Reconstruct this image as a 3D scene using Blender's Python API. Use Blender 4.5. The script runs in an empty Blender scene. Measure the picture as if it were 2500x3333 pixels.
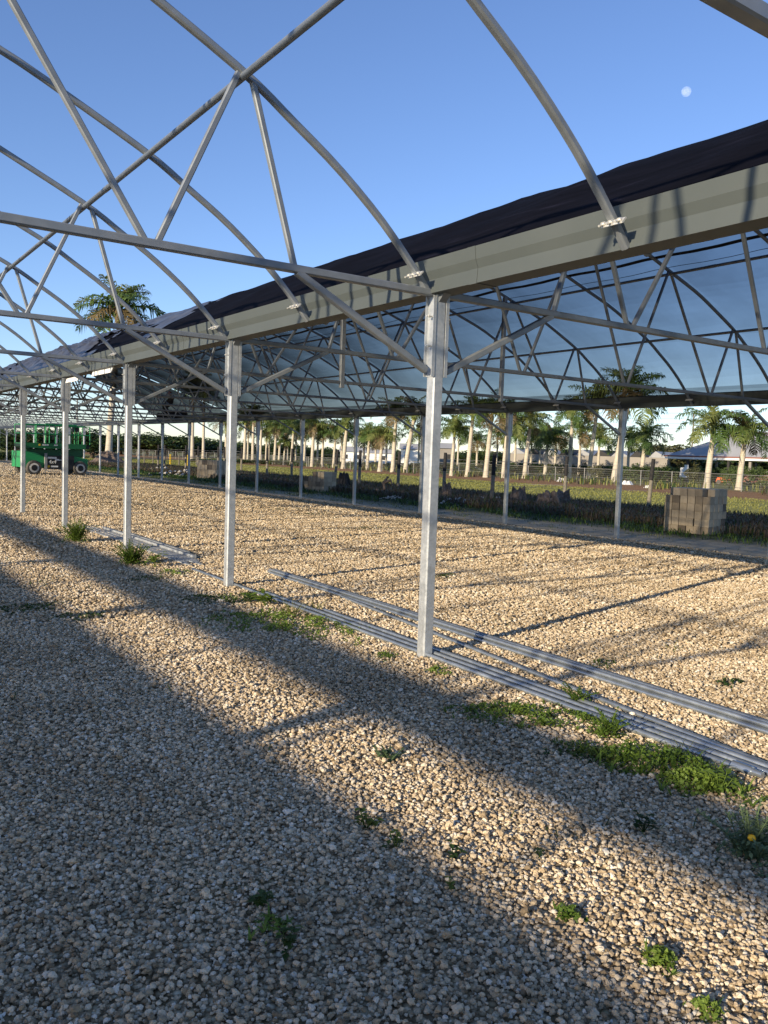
import bpy, math, random
import numpy as np
from mathutils import Vector, Matrix, Euler

# ------------------------------------------------------------------ camera, sky, sun, exposure
SC = bpy.context.scene
COL = SC.collection
CF, CYAW, CPIT, CROL, CH = 2712.1254, -.6073, -.0683, .0340, 1.7083
AX, S, Y0, D, DZ, H = 4.3270, 4.0312, 5.5473, 12.1755, -.1511, 3.05
ROT = (Matrix.Rotation(CYAW, 3, 'Z') @ Matrix.Rotation(CPIT + math.pi / 2, 3, 'X') @ Matrix.Rotation(CROL, 3, 'Z'))
cam = bpy.data.objects.new('camera', bpy.data.cameras.new('camera'))
COL.objects.link(cam)
cam.matrix_world = Matrix.Translation((0, 0, CH)) @ ROT.to_4x4()
cam.data.sensor_fit = 'HORIZONTAL'
cam.data.sensor_width = 24.0
cam.data.lens = CF / 2500 * 24.0
cam.data.clip_start = .05
cam.data.clip_end = 20000
SC.camera = cam

SUN_V = Vector((-1, -.29, .30)).normalized()          # towards the sun
SUN_EL = math.asin(SUN_V.z)
SUN_AZ = math.atan2(SUN_V.x, SUN_V.y)
SC.world = bpy.data.worlds.new('World')
SC.world.use_nodes = True
nt = SC.world.node_tree
sky = nt.nodes.new('ShaderNodeTexSky')
sky.sky_type = 'NISHITA'
sky.sun_disc = False
sky.sun_elevation = SUN_EL
sky.sun_rotation = SUN_AZ
sky.air_density = 1.0
sky.dust_density = 0.0
sky.ozone_density = 2.2
bg = nt.nodes['Background']
bg.inputs['Strength'].default_value = .108
wb = nt.nodes.new('ShaderNodeMix')                     # camera white balance of the sky
wb.data_type = 'RGBA'
wb.blend_type = 'MULTIPLY'
wb.inputs['Factor'].default_value = 1
wb.inputs[7].default_value = (.94, 1.02, 1.31, 1)
nt.links.new(sky.outputs[0], wb.inputs[6])
nt.links.new(wb.outputs[2], bg.inputs['Color'])

sd = bpy.data.lights.new('sun', 'SUN')
sd.energy = 5.0
sd.angle = math.radians(.55)
sd.color = (1.0, .85, .63)
sun = bpy.data.objects.new('sun', sd)
COL.objects.link(sun)
sun.rotation_euler = SUN_V.to_track_quat('Z', 'Y').to_euler()
sun.location = (0, 0, 40)

SC.view_settings.view_transform = 'Standard'
SC.view_settings.look = 'None'
SC.view_settings.gamma = 1
SC.view_settings.use_curve_mapping = False
SC.view_settings.exposure = .52
SC.cycles.max_bounces = 8
SC.cycles.transparent_max_bounces = 24
SC.cycles.use_denoising = True

RND = random.Random(7)
NPR = np.random.default_rng(11)


def ray(u, v):
    return ROT @ Vector(((u - 1250) / CF, -(v - 1666.5) / CF, -1))


def gz(x):
    return 0.0 if x < AX else max(DZ, DZ * (x - AX) / D)


def ground_at(u, v):
    z = 0.0
    for _ in range(20):
        d = ray(u, v)
        t = (z - CH) / d.z
        P = Vector((d.x * t, d.y * t, z))
        z = gz(P.x)
    return P


def height_over(P, u, v):
    """height of the sight line through (u, v) above the spot P on the ground"""
    d = ray(u, v)
    return CH + d.z * math.hypot(P.x, P.y) / math.hypot(d.x, d.y)


def toward(u, dist, v=1500):
    """spot on the ground at a given distance in the direction of image column u"""
    d = ray(u, v)
    h = math.hypot(d.x, d.y)
    return Vector((d.x / h * dist, d.y / h * dist, DZ))


# ------------------------------------------------------------------ materials
def mat(name, base=(.5, .5, .5), rough=.6, metal=0.0, spec=.5):
    m = bpy.data.materials.new(name)
    m.use_nodes = True
    b = m.node_tree.nodes['Principled BSDF']
    b.inputs['Base Color'].default_value = (*base, 1)
    b.inputs['Roughness'].default_value = rough
    b.inputs['Metallic'].default_value = metal
    b.inputs['Specular IOR Level'].default_value = spec
    return m


def nodes(m):
    t = m.node_tree
    return t, t.nodes, t.links, t.nodes['Principled BSDF']


def coords(m, kind='Object'):
    t, n, l, b = nodes(m)
    return n.new('ShaderNodeTexCoord').outputs[kind]


def noise(m, vec, scale, detail=4, rough=.55, dist=0):
    t, n, l, b = nodes(m)
    x = n.new('ShaderNodeTexNoise')
    x.inputs['Scale'].default_value = scale
    x.inputs['Detail'].default_value = detail
    x.inputs['Roughness'].default_value = rough
    x.inputs['Distortion'].default_value = dist
    l.new(vec, x.inputs['Vector'])
    return x.outputs['Fac']


def ramp(m, fac, stops, interp='LINEAR'):
    t, n, l, b = nodes(m)
    r = n.new('ShaderNodeValToRGB')
    r.color_ramp.interpolation = interp
    e = r.color_ramp.elements
    while len(e) < len(stops):
        e.new(.5)
    for k, (p, c) in enumerate(stops):
        e[k].position = p
        e[k].color = (*c, 1) if len(c) == 3 else c
    l.new(fac, r.inputs['Fac'])
    return r.outputs['Color']


def mix(m, fac, a, b_, mode='MIX'):
    t, n, l, b = nodes(m)
    x = n.new('ShaderNodeMix')
    x.data_type = 'RGBA'
    x.blend_type = mode
    for s, v in ((x.inputs['Factor'], fac), (x.inputs[6], a), (x.inputs[7], b_)):
        if isinstance(v, (int, float)):
            s.default_value = v
        elif isinstance(v, tuple):
            s.default_value = (*v, 1) if len(v) == 3 else v
        else:
            l.new(v, s)
    return x.outputs[2]


def maths(m, op, a, b_=None, clamp=False):
    t, n, l, b = nodes(m)
    x = n.new('ShaderNodeMath')
    x.operation = op
    x.use_clamp = clamp
    for s, v in ((x.inputs[0], a), (x.inputs[1], b_)):
        if v is None:
            continue
        if isinstance(v, (int, float)):
            s.default_value = v
        else:
            l.new(v, s)
    return x.outputs[0]


def bump(m, height, strength=.4, dist=.01):
    t, n, l, b = nodes(m)
    x = n.new('ShaderNodeBump')
    x.inputs['Strength'].default_value = strength
    x.inputs['Distance'].default_value = dist
    l.new(height, x.inputs['Height'])
    l.new(x.outputs[0], b.inputs['Normal'])


def setc(m, c, sock='Base Color'):
    t, n, l, b = nodes(m)
    l.new(c, b.inputs[sock])


def obj_random(m):
    t, n, l, b = nodes(m)
    return n.new('ShaderNodeObjectInfo').outputs['Random']


def world_pos(m):
    t, n, l, b = nodes(m)
    return n.new('ShaderNodeNewGeometry').outputs['Position']


def galvanised(name, lo, hi, rough, metal, scale=26):
    m = mat(name, rough=rough, metal=metal)
    p = world_pos(m)
    v = m.node_tree.nodes.new('ShaderNodeTexVoronoi')
    v.inputs['Scale'].default_value = scale * 3
    m.node_tree.links.new(p, v.inputs['Vector'])
    f = noise(m, p, scale, 6, .65, .6)
    f2 = noise(m, p, 3.1, 4, .6, 1.0)
    g = maths(m, 'ADD', maths(m, 'MULTIPLY', f, .55), maths(m, 'MULTIPLY', f2, .45))
    c = ramp(m, g, [(.32, lo), (.5, tuple((a + b) / 2 for a, b in zip(lo, hi))), (.68, hi)])
    c = mix(m, .10, c, v.outputs['Distance'], 'OVERLAY')
    setc(m, c)
    r = ramp(m, f, [(.3, (rough - .13,) * 3), (.7, (rough + .15,) * 3)])
    setc(m, r, 'Roughness')
    return m


M_POST = galvanised('galvanised_post', (.31, .33, .345), (.52, .54, .55), .46, .45, 14)
M_TUBE = galvanised('galvanised_tube', (.20, .22, .235), (.26, .28, .30), .46, .4, 4)
M_PIPE = galvanised('galvanised_pipe', (.30, .34, .38), (.47, .51, .54), .33, .75, 6)
M_GUT = mat('gutter_sheet', rough=.55, metal=.1, spec=.4)
_p = world_pos(M_GUT)
_c = ramp(M_GUT, noise(M_GUT, _p, 1.1, 5, .6), [(.3, (.072, .084, .081)), (.7, (.088, .100, .096))])
_sc = ramp(M_GUT, noise(M_GUT, _p, 9, 8, .8, 1.5), [(.66, (0, 0, 0)), (.74, (1, 1, 1))])
setc(M_GUT, mix(M_GUT, maths(M_GUT, 'MULTIPLY', _sc, .35), _c, (.42, .42, .38)))
M_BOLT = mat('zinc_bolt', (.72, .70, .64), .38, .55)
M_HOLE = mat('bore_shade_black', (.012, .012, .013), .9)

# shade cloth: thin woven net, more opaque the more obliquely the light meets it


def netting(name, t0, base, rough=.62, spec=.2, soft=False):
    m = mat(name, base, rough, 0, spec)
    t, n, l, b = nodes(m)
    geo = n.new('ShaderNodeNewGeometry')
    dot = n.new('ShaderNodeVectorMath')
    dot.operation = 'DOT_PRODUCT'
    l.new(geo.outputs['Incoming'], dot.inputs[0])
    l.new(geo.outputs['True Normal'], dot.inputs[1])
    c = maths(m, 'MAXIMUM', maths(m, 'ABSOLUTE', dot.outputs['Value']), .04)
    pos = world_pos(m)
    mp = n.new('ShaderNodeMapping')
    mp.inputs['Scale'].default_value = (3.2, .5, 3.2)
    mp.inputs['Rotation'].default_value = (0, 0, .35)
    l.new(pos, mp.inputs['Vector'])
    st = noise(m, mp.outputs[0], 1.6, 7, .7, .8)
    l.new(ramp(m, st, [(.38, tuple(k * .5 for k in base)), (.6, base), (.74, tuple(k * 3.2 for k in base))]), b.inputs['Base Color'])
    w = noise(m, pos, 1.3, 5, .6, .4)
    tt = ramp(m, w, [(.3, (t0 * .96,) * 3), (.7, (min(.95, t0 * 1.04),) * 3)])
    if soft:                        # fine open net
        tr = maths(m, 'POWER', tt, maths(m, 'DIVIDE', 1.0, c))
    else:                           # thick yarns close up sooner
        tr = maths(m, 'SUBTRACT', 1.0, maths(m, 'DIVIDE', maths(m, 'SUBTRACT', 1.0, tt), c), True)
    trn = n.new('ShaderNodeBsdfTransparent')
    trn.inputs['Color'].default_value = (.97, .99, 1, 1)
    ms = n.new('ShaderNodeMixShader')
    l.new(tr, ms.inputs['Fac'])
    l.new(b.outputs[0], ms.inputs[1])
    l.new(trn.outputs[0], ms.inputs[2])
    l.new(ms.outputs[0], n['Material Output'].inputs['Surface'])
    return m


M_CLOTH = netting('black_shade_cloth', .53, (.008, .008, .012), .8, .1, True)
M_CLOTH2 = netting('dense_shade_cloth', .51, (.0045, .0045, .008), .9, .05)
M_SEAM = netting('shade_cloth_seam', .05, (.012, .012, .018))
M_CURT = mat('fill_curtain_film', (.80, .78, .74), .7)  # translucent white added so the unseen sunlit curtain fills the shade
_t, _n, _l, _b = nodes(M_CURT)
_tl = _n.new('ShaderNodeBsdfTranslucent')
_tl.inputs['Color'].default_value = (.90, .87, .82, 1)
_ms = _n.new('ShaderNodeMixShader')
_ms.inputs['Fac'].default_value = .5
_l.new(_b.outputs[0], _ms.inputs[1])
_l.new(_tl.outputs[0], _ms.inputs[2])
_l.new(_ms.outputs[0], _n['Material Output'].inputs['Surface'])


def two_tone(name, lo, hi, scale=6, rough=.8, spec=.3):
    m = mat(name, rough=rough, spec=spec)
    f = noise(m, coords(m), scale, 5, .65)
    setc(m, ramp(m, f, [(.3, lo), (.7, hi)]))
    return m


def leaf(name, lo, hi, trans=.25, scale=3.0):
    m = mat(name, rough=.55, spec=.3)
    t, n, l, b = nodes(m)
    f = noise(m, world_pos(m), scale, 3, .6)
    r = obj_random(m)
    f = maths(m, 'ADD', maths(m, 'MULTIPLY', f, .7), maths(m, 'MULTIPLY', r, .3))
    c = ramp(m, f, [(.3, lo), (.7, hi)])
    setc(m, c)
    if trans:
        tl = n.new('ShaderNodeBsdfTranslucent')
        l.new(c, tl.inputs['Color'])
        ms = n.new('ShaderNodeMixShader')
        ms.inputs['Fac'].default_value = trans
        l.new(b.outputs[0], ms.inputs[1])
        l.new(tl.outputs[0], ms.inputs[2])
        l.new(ms.outputs[0], n['Material Output'].inputs['Surface'])
    return m


M_FROND = leaf('palm_frond', (.04, .08, .018), (.10, .16, .038))
M_FRONDY = leaf('palm_frond_light', (.11, .15, .035), (.19, .21, .06))
M_FRONDB = leaf('palm_frond_dry', (.10, .075, .035), (.19, .14, .065))
M_FOLD = two_tone('crumpled_cloth', (.010, .010, .014), (.10, .10, .105), 3, .4, .7)  # pale patches are sunlit highlights of the folds painted into the colour
M_TREE = leaf('tree_leaves', (.028, .055, .018), (.085, .12, .035), .15, .35)
M_TREE2 = leaf('tree_leaves_dull', (.05, .06, .028), (.12, .12, .055), .15, .35)
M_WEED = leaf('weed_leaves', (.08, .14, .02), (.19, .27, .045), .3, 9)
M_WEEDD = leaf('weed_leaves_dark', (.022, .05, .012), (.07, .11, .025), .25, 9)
M_THIST = leaf('thistle_leaves', (.08, .13, .06), (.16, .22, .11), .2, 12)
M_GRASSY = leaf('grass_blades', (.16, .175, .042), (.29, .28, .085), .3, 2)
M_DRY = leaf('dead_weeds', (.045, .035, .022), (.10, .075, .045), .1, 1.2)
M_TRUNK = two_tone('palm_trunk_bark', (.40, .35, .265), (.58, .52, .41), 2.2, .9)
_z = M_TRUNK.node_tree.nodes.new('ShaderNodeSeparateXYZ')
M_TRUNK.node_tree.links.new(world_pos(M_TRUNK), _z.inputs[0])
_r = maths(M_TRUNK, 'SINE', maths(M_TRUNK, 'MULTIPLY', _z.outputs['Z'], 34))
_base = M_TRUNK.node_tree.nodes['Principled BSDF'].inputs['Base Color'].links[0].from_socket
setc(M_TRUNK, mix(M_TRUNK, .45, _base, ramp(M_TRUNK, _r, [(.0, (1, 1, 1)), (.82, (1, 1, 1)), (.97, (.5, .46, .42))]), 'MULTIPLY'))
M_SHAFT = two_tone('palm_crownshaft', (.24, .28, .05), (.40, .40, .09), 1.5, .45)
M_BARK = two_tone('brown_bark', (.07, .05, .035), (.16, .12, .085), 5, .95)
M_STUMP = two_tone('dead_stump_wood', (.06, .045, .035), (.24, .18, .14), 7, .95)
M_WOOD = two_tone('weathered_post_wood', (.13, .115, .085), (.25, .22, .17), 8, .9)
M_TAR = two_tone('tarred_post_top', (.012, .012, .012), (.035, .032, .03), 8, .8)
M_WIRE = mat('fence_wire', (.30, .29, .27), .5, .5)
M_WHITE = mat('white_paint', (.80, .79, .75), .5)
M_WALL = two_tone('pale_wall', (.24, .215, .18), (.31, .28, .24), .4, .9)
M_ROOF = two_tone('metal_roof_sheet', (.32, .32, .32), (.38, .38, .375), .3, .7)
M_FASC = mat('red_brown_fascia', (.22, .09, .07), .7)
M_DARKW = mat('dark_timber', (.03, .028, .026), .8)
M_GREEN = mat('green_machine_paint', (.012, .24, .075), .4)
M_GREEND = mat('dark_green_machine_paint', (.006, .11, .035), .45)
M_BLACK = mat('black_machine_paint', (.008, .008, .009), .5)
M_TYRE = two_tone('dusty_tyre', (.05, .047, .043), (.13, .12, .105), 14, .9)
M_RIM = mat('pale_wheel_rim', (.62, .60, .55), .5)
M_GREY = mat('grey_machine_panel', (.28, .28, .28), .5)
M_YEL = mat('yellow_paint', (.65, .42, .02), .5)
M_ORANGE = mat('orange_fabric', (.70, .12, .03), .8)
M_CLOTHES = mat('dark_work_clothes', (.02, .018, .018), .9)
M_SKIN = mat('skin', (.25, .14, .09), .6)
M_ROCK = two_tone('pale_limestone', (.36, .33, .28), (.60, .57, .50), 9, .95)
M_RAG = mat('white_plastic_sack', (.75, .74, .70), .6)
M_PETAL = mat('yellow_petal', (.85, .48, .01), .5)


def concrete():
    m = mat('concrete_block', rough=.95, spec=.2)
    f = noise(m, coords(m), 9, 6, .7)
    r = obj_random(m)
    tone = ramp(m, r, [(0, (.15, .12, .09)), (.10, (.19, .155, .115)), (.16, (.36, .285, .195)), (1, (.53, .43, .30))])
    c = mix(m, .6, tone, ramp(m, f, [(.3, (.55, .55, .55)), (.7, (1, 1, 1))]), 'MULTIPLY')
    setc(m, c)
    bump(m, noise(m, coords(m), 60, 4, .7), .35, .004)
    return m


M_CONC = concrete()


def gravel_sheet():
    m = mat('gravel', rough=.95, spec=.15)
    t, n, l, b = nodes(m)
    p = world_pos(m)
    v = n.new('ShaderNodeTexVoronoi')
    v.inputs['Scale'].default_value = 36
    v.inputs['Randomness'].default_value = 1
    l.new(p, v.inputs['Vector'])
    v2 = n.new('ShaderNodeTexVoronoi')
    v2.inputs['Scale'].default_value = 15
    l.new(p, v2.inputs['Vector'])
    sep = n.new('ShaderNodeSeparateColor')
    l.new(v.outputs['Color'], sep.inputs[0])
    c = ramp(m, sep.outputs[0], [(0, (.40, .315, .18)), (.35, (.59, .47, .29)), (.75, (.76, .64, .425)), (1, (.82, .73, .52))])
    c = mix(m, 1, c, ramp(m, v.outputs['Distance'], [(.25, (1, 1, 1)), (.62, (.30, .27, .24))]), 'MULTIPLY')  # shade in the gaps between stones, painted into the colour
    big = noise(m, p, .7, 6, .66, .4)
    c = mix(m, .55, c, ramp(m, big, [(.34, (.5, .47, .42)), (.56, (1, 1, 1))]), 'MULTIPLY')
    # moss and seedlings between the stones, more towards the verge
    g1 = noise(m, p, 1.1, 7, .72, .2)
    green = ramp(m, g1, [(.56, (0, 0, 0)), (.66, (1, 1, 1))])
    fine = ramp(m, noise(m, p, 22, 3, .6), [(.44, (0, 0, 0)), (.58, (1, 1, 1))])
    gm = maths(m, 'MULTIPLY', maths(m, 'MULTIPLY', green, fine), .75)
    c = mix(m, gm, c, (.085, .095, .03))
    setc(m, c)
    hgt = maths(m, 'SUBTRACT', 1.0, maths(m, 'ADD', maths(m, 'MULTIPLY', v.outputs['Distance'], .9), maths(m, 'MULTIPLY', v2.outputs['Distance'], .5)))
    bump(m, hgt, .7, .012)
    return m


def stone_mat():
    m = mat('gravel_stone', rough=.92, spec=.2)
    r = obj_random(m)
    p = coords(m)
    c = ramp(m, r, [(0, (.26, .195, .12)), (.22, (.50, .39, .25)), (.6, (.70, .565, .385)), (.88, (.80, .69, .51)), (1, (.86, .80, .68))])
    f = noise(m, p, 2.0, 4, .6)
    c = mix(m, .5, c, ramp(m, f, [(.3, (.66, .62, .58)), (.65, (1, 1, 1))]), 'MULTIPLY')
    dirt = ramp(m, noise(m, world_pos(m), .7, 6, .66, .4), [(.34, (.50, .47, .42)), (.56, (1, 1, 1))])
    setc(m, mix(m, .5, c, dirt, 'MULTIPLY'))
    return m


M_GRAVEL = gravel_sheet()
M_STONE = stone_mat()


def ground_mat():
    m = mat('verge_and_fields', rough=1, spec=.1)
    t, n, l, b = nodes(m)
    p = world_pos(m)
    sep = n.new('ShaderNodeSeparateXYZ')
    l.new(p, sep.inputs[0])
    wob = maths(m, 'MULTIPLY', maths(m, 'SUBTRACT', noise(m, p, .35, 5, .65), .5), 4.0)
    x = maths(m, 'ADD', sep.outputs['X'], wob)
    u = maths(m, 'DIVIDE', x, 100.0)
    grain = noise(m, p, 7, 5, .7)
    dirt = ramp(m, grain, [(.3, (.27, .225, .155)), (.7, (.48, .41, .30))])
    lawn = ramp(m, noise(m, p, 1.2, 6, .7), [(.3, (.17, .18, .05)), (.55, (.27, .255, .08)), (.75, (.34, .28, .12))])
    mulch = ramp(m, noise(m, p, 1.6, 6, .7), [(.3, (.20, .105, .05)), (.7, (.34, .205, .105))])
    scrub = ramp(m, noise(m, p, .5, 7, .72), [(.3, (.06, .075, .025)), (.5, (.13, .135, .055)), (.7, (.24, .20, .11))])
    weed = ramp(m, noise(m, p, 2.0, 6, .7), [(.3, (.02, .03, .012)), (.7, (.06, .07, .025))])

    def step(a, w=.012):
        return ramp(m, u, [(a - w, (0, 0, 0)), (a + w, (1, 1, 1))])
    c = mix(m, step(.188, .01), dirt, weed)
    c = mix(m, step(.285, .02), c, lawn)
    c = mix(m, step(.445, .02), c, mulch)
    c = mix(m, step(.60, .03), c, scrub)
    setc(m, c)
    bump(m, grain, .8, .05)
    return m


M_GROUND = ground_mat()


# ------------------------------------------------------------------ mesh helpers
class MB:
    def __init__(self):
        self.v, self.f, self.mi, self.sm = [], [], [], []

    def add(self, verts, faces, mi=0, smooth=False):
        o = len(self.v)
        self.v += [tuple(p) for p in verts]
        self.f += [tuple(i + o for i in q) for q in faces]
        self.mi += [mi] * len(faces)
        self.sm += [smooth] * len(faces)

    def box(self, c, s, mi=0, rz=0.0, taper=1.0):
        x, y, z = (k / 2 for k in s)
        P = []
        for dz in (-z, z):
            k = taper if dz > 0 else 1
            for dx, dy in ((-x, -y), (x, -y), (x, y), (-x, y)):
                px, py = dx * k, dy * k
                P.append((c[0] + px * math.cos(rz) - py * math.sin(rz), c[1] + px * math.sin(rz) + py * math.cos(rz), c[2] + dz))
        self.add(P, [(3, 2, 1, 0), (4, 5, 6, 7), (0, 1, 5, 4), (1, 2, 6, 5), (2, 3, 7, 6), (3, 0, 4, 7)], mi)

    def sweep(self, path, prof, up=(0, 0, 1), mi=0, smooth=False, caps=True, scales=None):
        path = [Vector(p) for p in path]
        up = Vector(up)
        n = len(prof)
        P = []
        for i, p in enumerate(path):
            a = path[max(i - 1, 0)]
            b = path[min(i + 1, len(path) - 1)]
            t = (b - a).normalized()
            s = up.cross(t)
            if s.length < 1e-4:
                s = Vector((1, 0, 0)).cross(t)
            s.normalize()
            w = t.cross(s)
            k = scales[i] if scales else 1
            for (q, r) in prof:
                P.append(p + s * q * k + w * r * k)
        F = []
        for i in range(len(path) - 1):
            for j in range(n):
                F.append((i * n + j, i * n + (j + 1) % n, (i + 1) * n + (j + 1) % n, (i + 1) * n + j))
        self.add(P, F, mi, smooth)
        if caps:
            self.add(P[:n], [tuple(reversed(range(n)))], mi)
            self.add(P[-n:], [tuple(range(n))], mi)

    def tube(self, path, r, seg=8, mi=0, caps=True, scales=None, up=(0, 0, 1)):
        self.sweep(path, [(r * math.cos(2 * math.pi * k / seg), r * math.sin(2 * math.pi * k / seg)) for k in range(seg)], up, mi, True, caps, scales)

    def beam(self, a, b, w, h=None, up=(0, 0, 1), mi=0, r=.006):
        self.sweep([a, b], rrect(w, h or w, r), up, mi)

    def poly_extrude(self, pts, a, b, axis=1, mi=0):
        """outline pts (in the two other axes) extruded along one axis from a to b"""
        n = len(pts)

        def pt(q, k):
            if axis == 1:
                return (q[0], k, q[1])
            if axis == 0:
                return (k, q[0], q[1])
            return (q[0], q[1], k)
        P = [pt(q, a) for q in pts] + [pt(q, b) for q in pts]
        F = [(i, (i + 1) % n, n + (i + 1) % n, n + i) for i in range(n)] + [tuple(reversed(range(n))), tuple(range(n, 2 * n))]
        self.add(P, F, mi)

    def build(self, name, mats, parent=None, loc=None, rz=None):
        me = bpy.data.meshes.new(name)
        me.from_pydata(self.v, [], self.f)
        for m in (mats if isinstance(mats, (list, tuple)) else [mats]):
            me.materials.append(m)
        me.polygons.foreach_set('material_index', self.mi)
        me.polygons.foreach_set('use_smooth', self.sm)
        me.update()
        o = bpy.data.objects.new(name, me)
        COL.objects.link(o)
        o.parent = parent
        if loc is not None:
            o.location = loc
        if rz is not None:
            o.rotation_euler = (0, 0, rz)
        return o


def rrect(w, h, r=.006):
    x, y = w / 2, h / 2
    return [(x, -y + r), (x, y - r), (x - r, y), (-x + r, y), (-x, y - r), (-x, -y + r), (-x + r, -y), (x - r, -y)]


def tag(o, label=None, cat=None, group=None, kind=None):
    if label:
        o['label'] = label
    if cat:
        o['category'] = cat
    if group:
        o['group'] = group
    if kind:
        o['kind'] = kind
    return o


def empty(name, loc=(0, 0, 0), rz=0.0):
    o = bpy.data.objects.new(name, None)
    o.empty_display_size = .2
    COL.objects.link(o)
    o.location = loc
    o.rotation_euler = (0, 0, rz)
    return o


CHILD = {}


def kids(o):
    return [c for c in o.children]


def copy_tree(o, parent=None):
    c = o.copy()
    COL.objects.link(c)
    c.parent = parent
    for k in list(o.children):
        copy_tree(k, c)
    return c


ORD = ('nearest second third fourth fifth sixth seventh eighth ninth tenth eleventh twelfth thirteenth fourteenth fifteenth sixteenth '
       'seventeenth eighteenth nineteenth twentieth twenty-first twenty-second twenty-third twenty-fourth twenty-fifth twenty-sixth').split()


def nth(i):
    return ORD[i] if i < len(ORD) else 'farthest'


# ------------------------------------------------------------------ the ground
xs = [-3000, -200, -40, AX, 8, 12, AX + D, 30, 60, 120, 400, 3000]
ys = [-3000, -200, -30, 0, 40, 120, 400, 1500, 4000]
g = MB()
P = [(x, y, gz(x) - .008) for y in ys for x in xs]
nx = len(xs)
g.add(P, [(j * nx + i, j * nx + i + 1, (j + 1) * nx + i + 1, (j + 1) * nx + i) for j in range(len(ys) - 1) for i in range(nx - 1)])
tag(g.build('ground', M_GROUND), kind='structure')

g = MB()
xs = [-30, AX, 7, 10, 13, 15, 16.5]
ys = [-30] + list(np.arange(-8, 130, .9))
P = []
for y in ys:
    for i, x in enumerate(xs):
        xx = x + (NPR.normal(0, .18) + .25 * math.sin(y * .4) if i == len(xs) - 1 else 0)
        P.append((xx, y, gz(xx) - (.0 if i < len(xs) - 1 else .004)))
nx = len(xs)
g.add(P, [(j * nx + i, j * nx + i + 1, (j + 1) * nx + i + 1, (j + 1) * nx + i) for j in range(len(ys) - 1) for i in range(nx - 1)])
tag(g.build('gravel_yard', M_GRAVEL), kind='structure')

# loose stones of the yard: points with a size, one stone of six shapes on each


def stone_points():
    pts, sz = [], []
    bands = [(1.5, 4.5, 5600, .0040, .0138), (4.5, 8.5, 3600, .0055, .0155), (8.5, 14, 1500, .0085, .0185), (14, 24, 520, .012, .024), (24, 46, 130, .015, .030), (46, 80, 26, .022, .040)]
    for r0, r1, dens, s0, s1 in bands:
        a0, a1 = math.radians(-3 if r0 < 10 else 3), math.radians(74 if r0 < 20 else (52 if r0 < 40 else 24))        # bearing from +Y towards +X
        area = (a1 - a0) / 2 * (r1 * r1 - r0 * r0)
        n = int(area * dens)
        r = np.sqrt(NPR.uniform(r0 * r0, r1 * r1, n))
        a = NPR.uniform(a0, a1, n)
        x, y = r * np.sin(a), r * np.cos(a)
        k = (x < 16.2)
        z = np.where(x < AX, 0, DZ * (x - AX) / D)
        s = s0 + (s1 - s0) * NPR.beta(1.5, 2.6, n)
        big = NPR.random(n) < .02
        s[big] *= 1.5
        pts.append(np.c_[x, y, z + s * NPR.uniform(-.2, 1.5, n)][k])
        sz.append(s[k])
    return np.vstack(pts), np.concatenate(sz)


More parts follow.
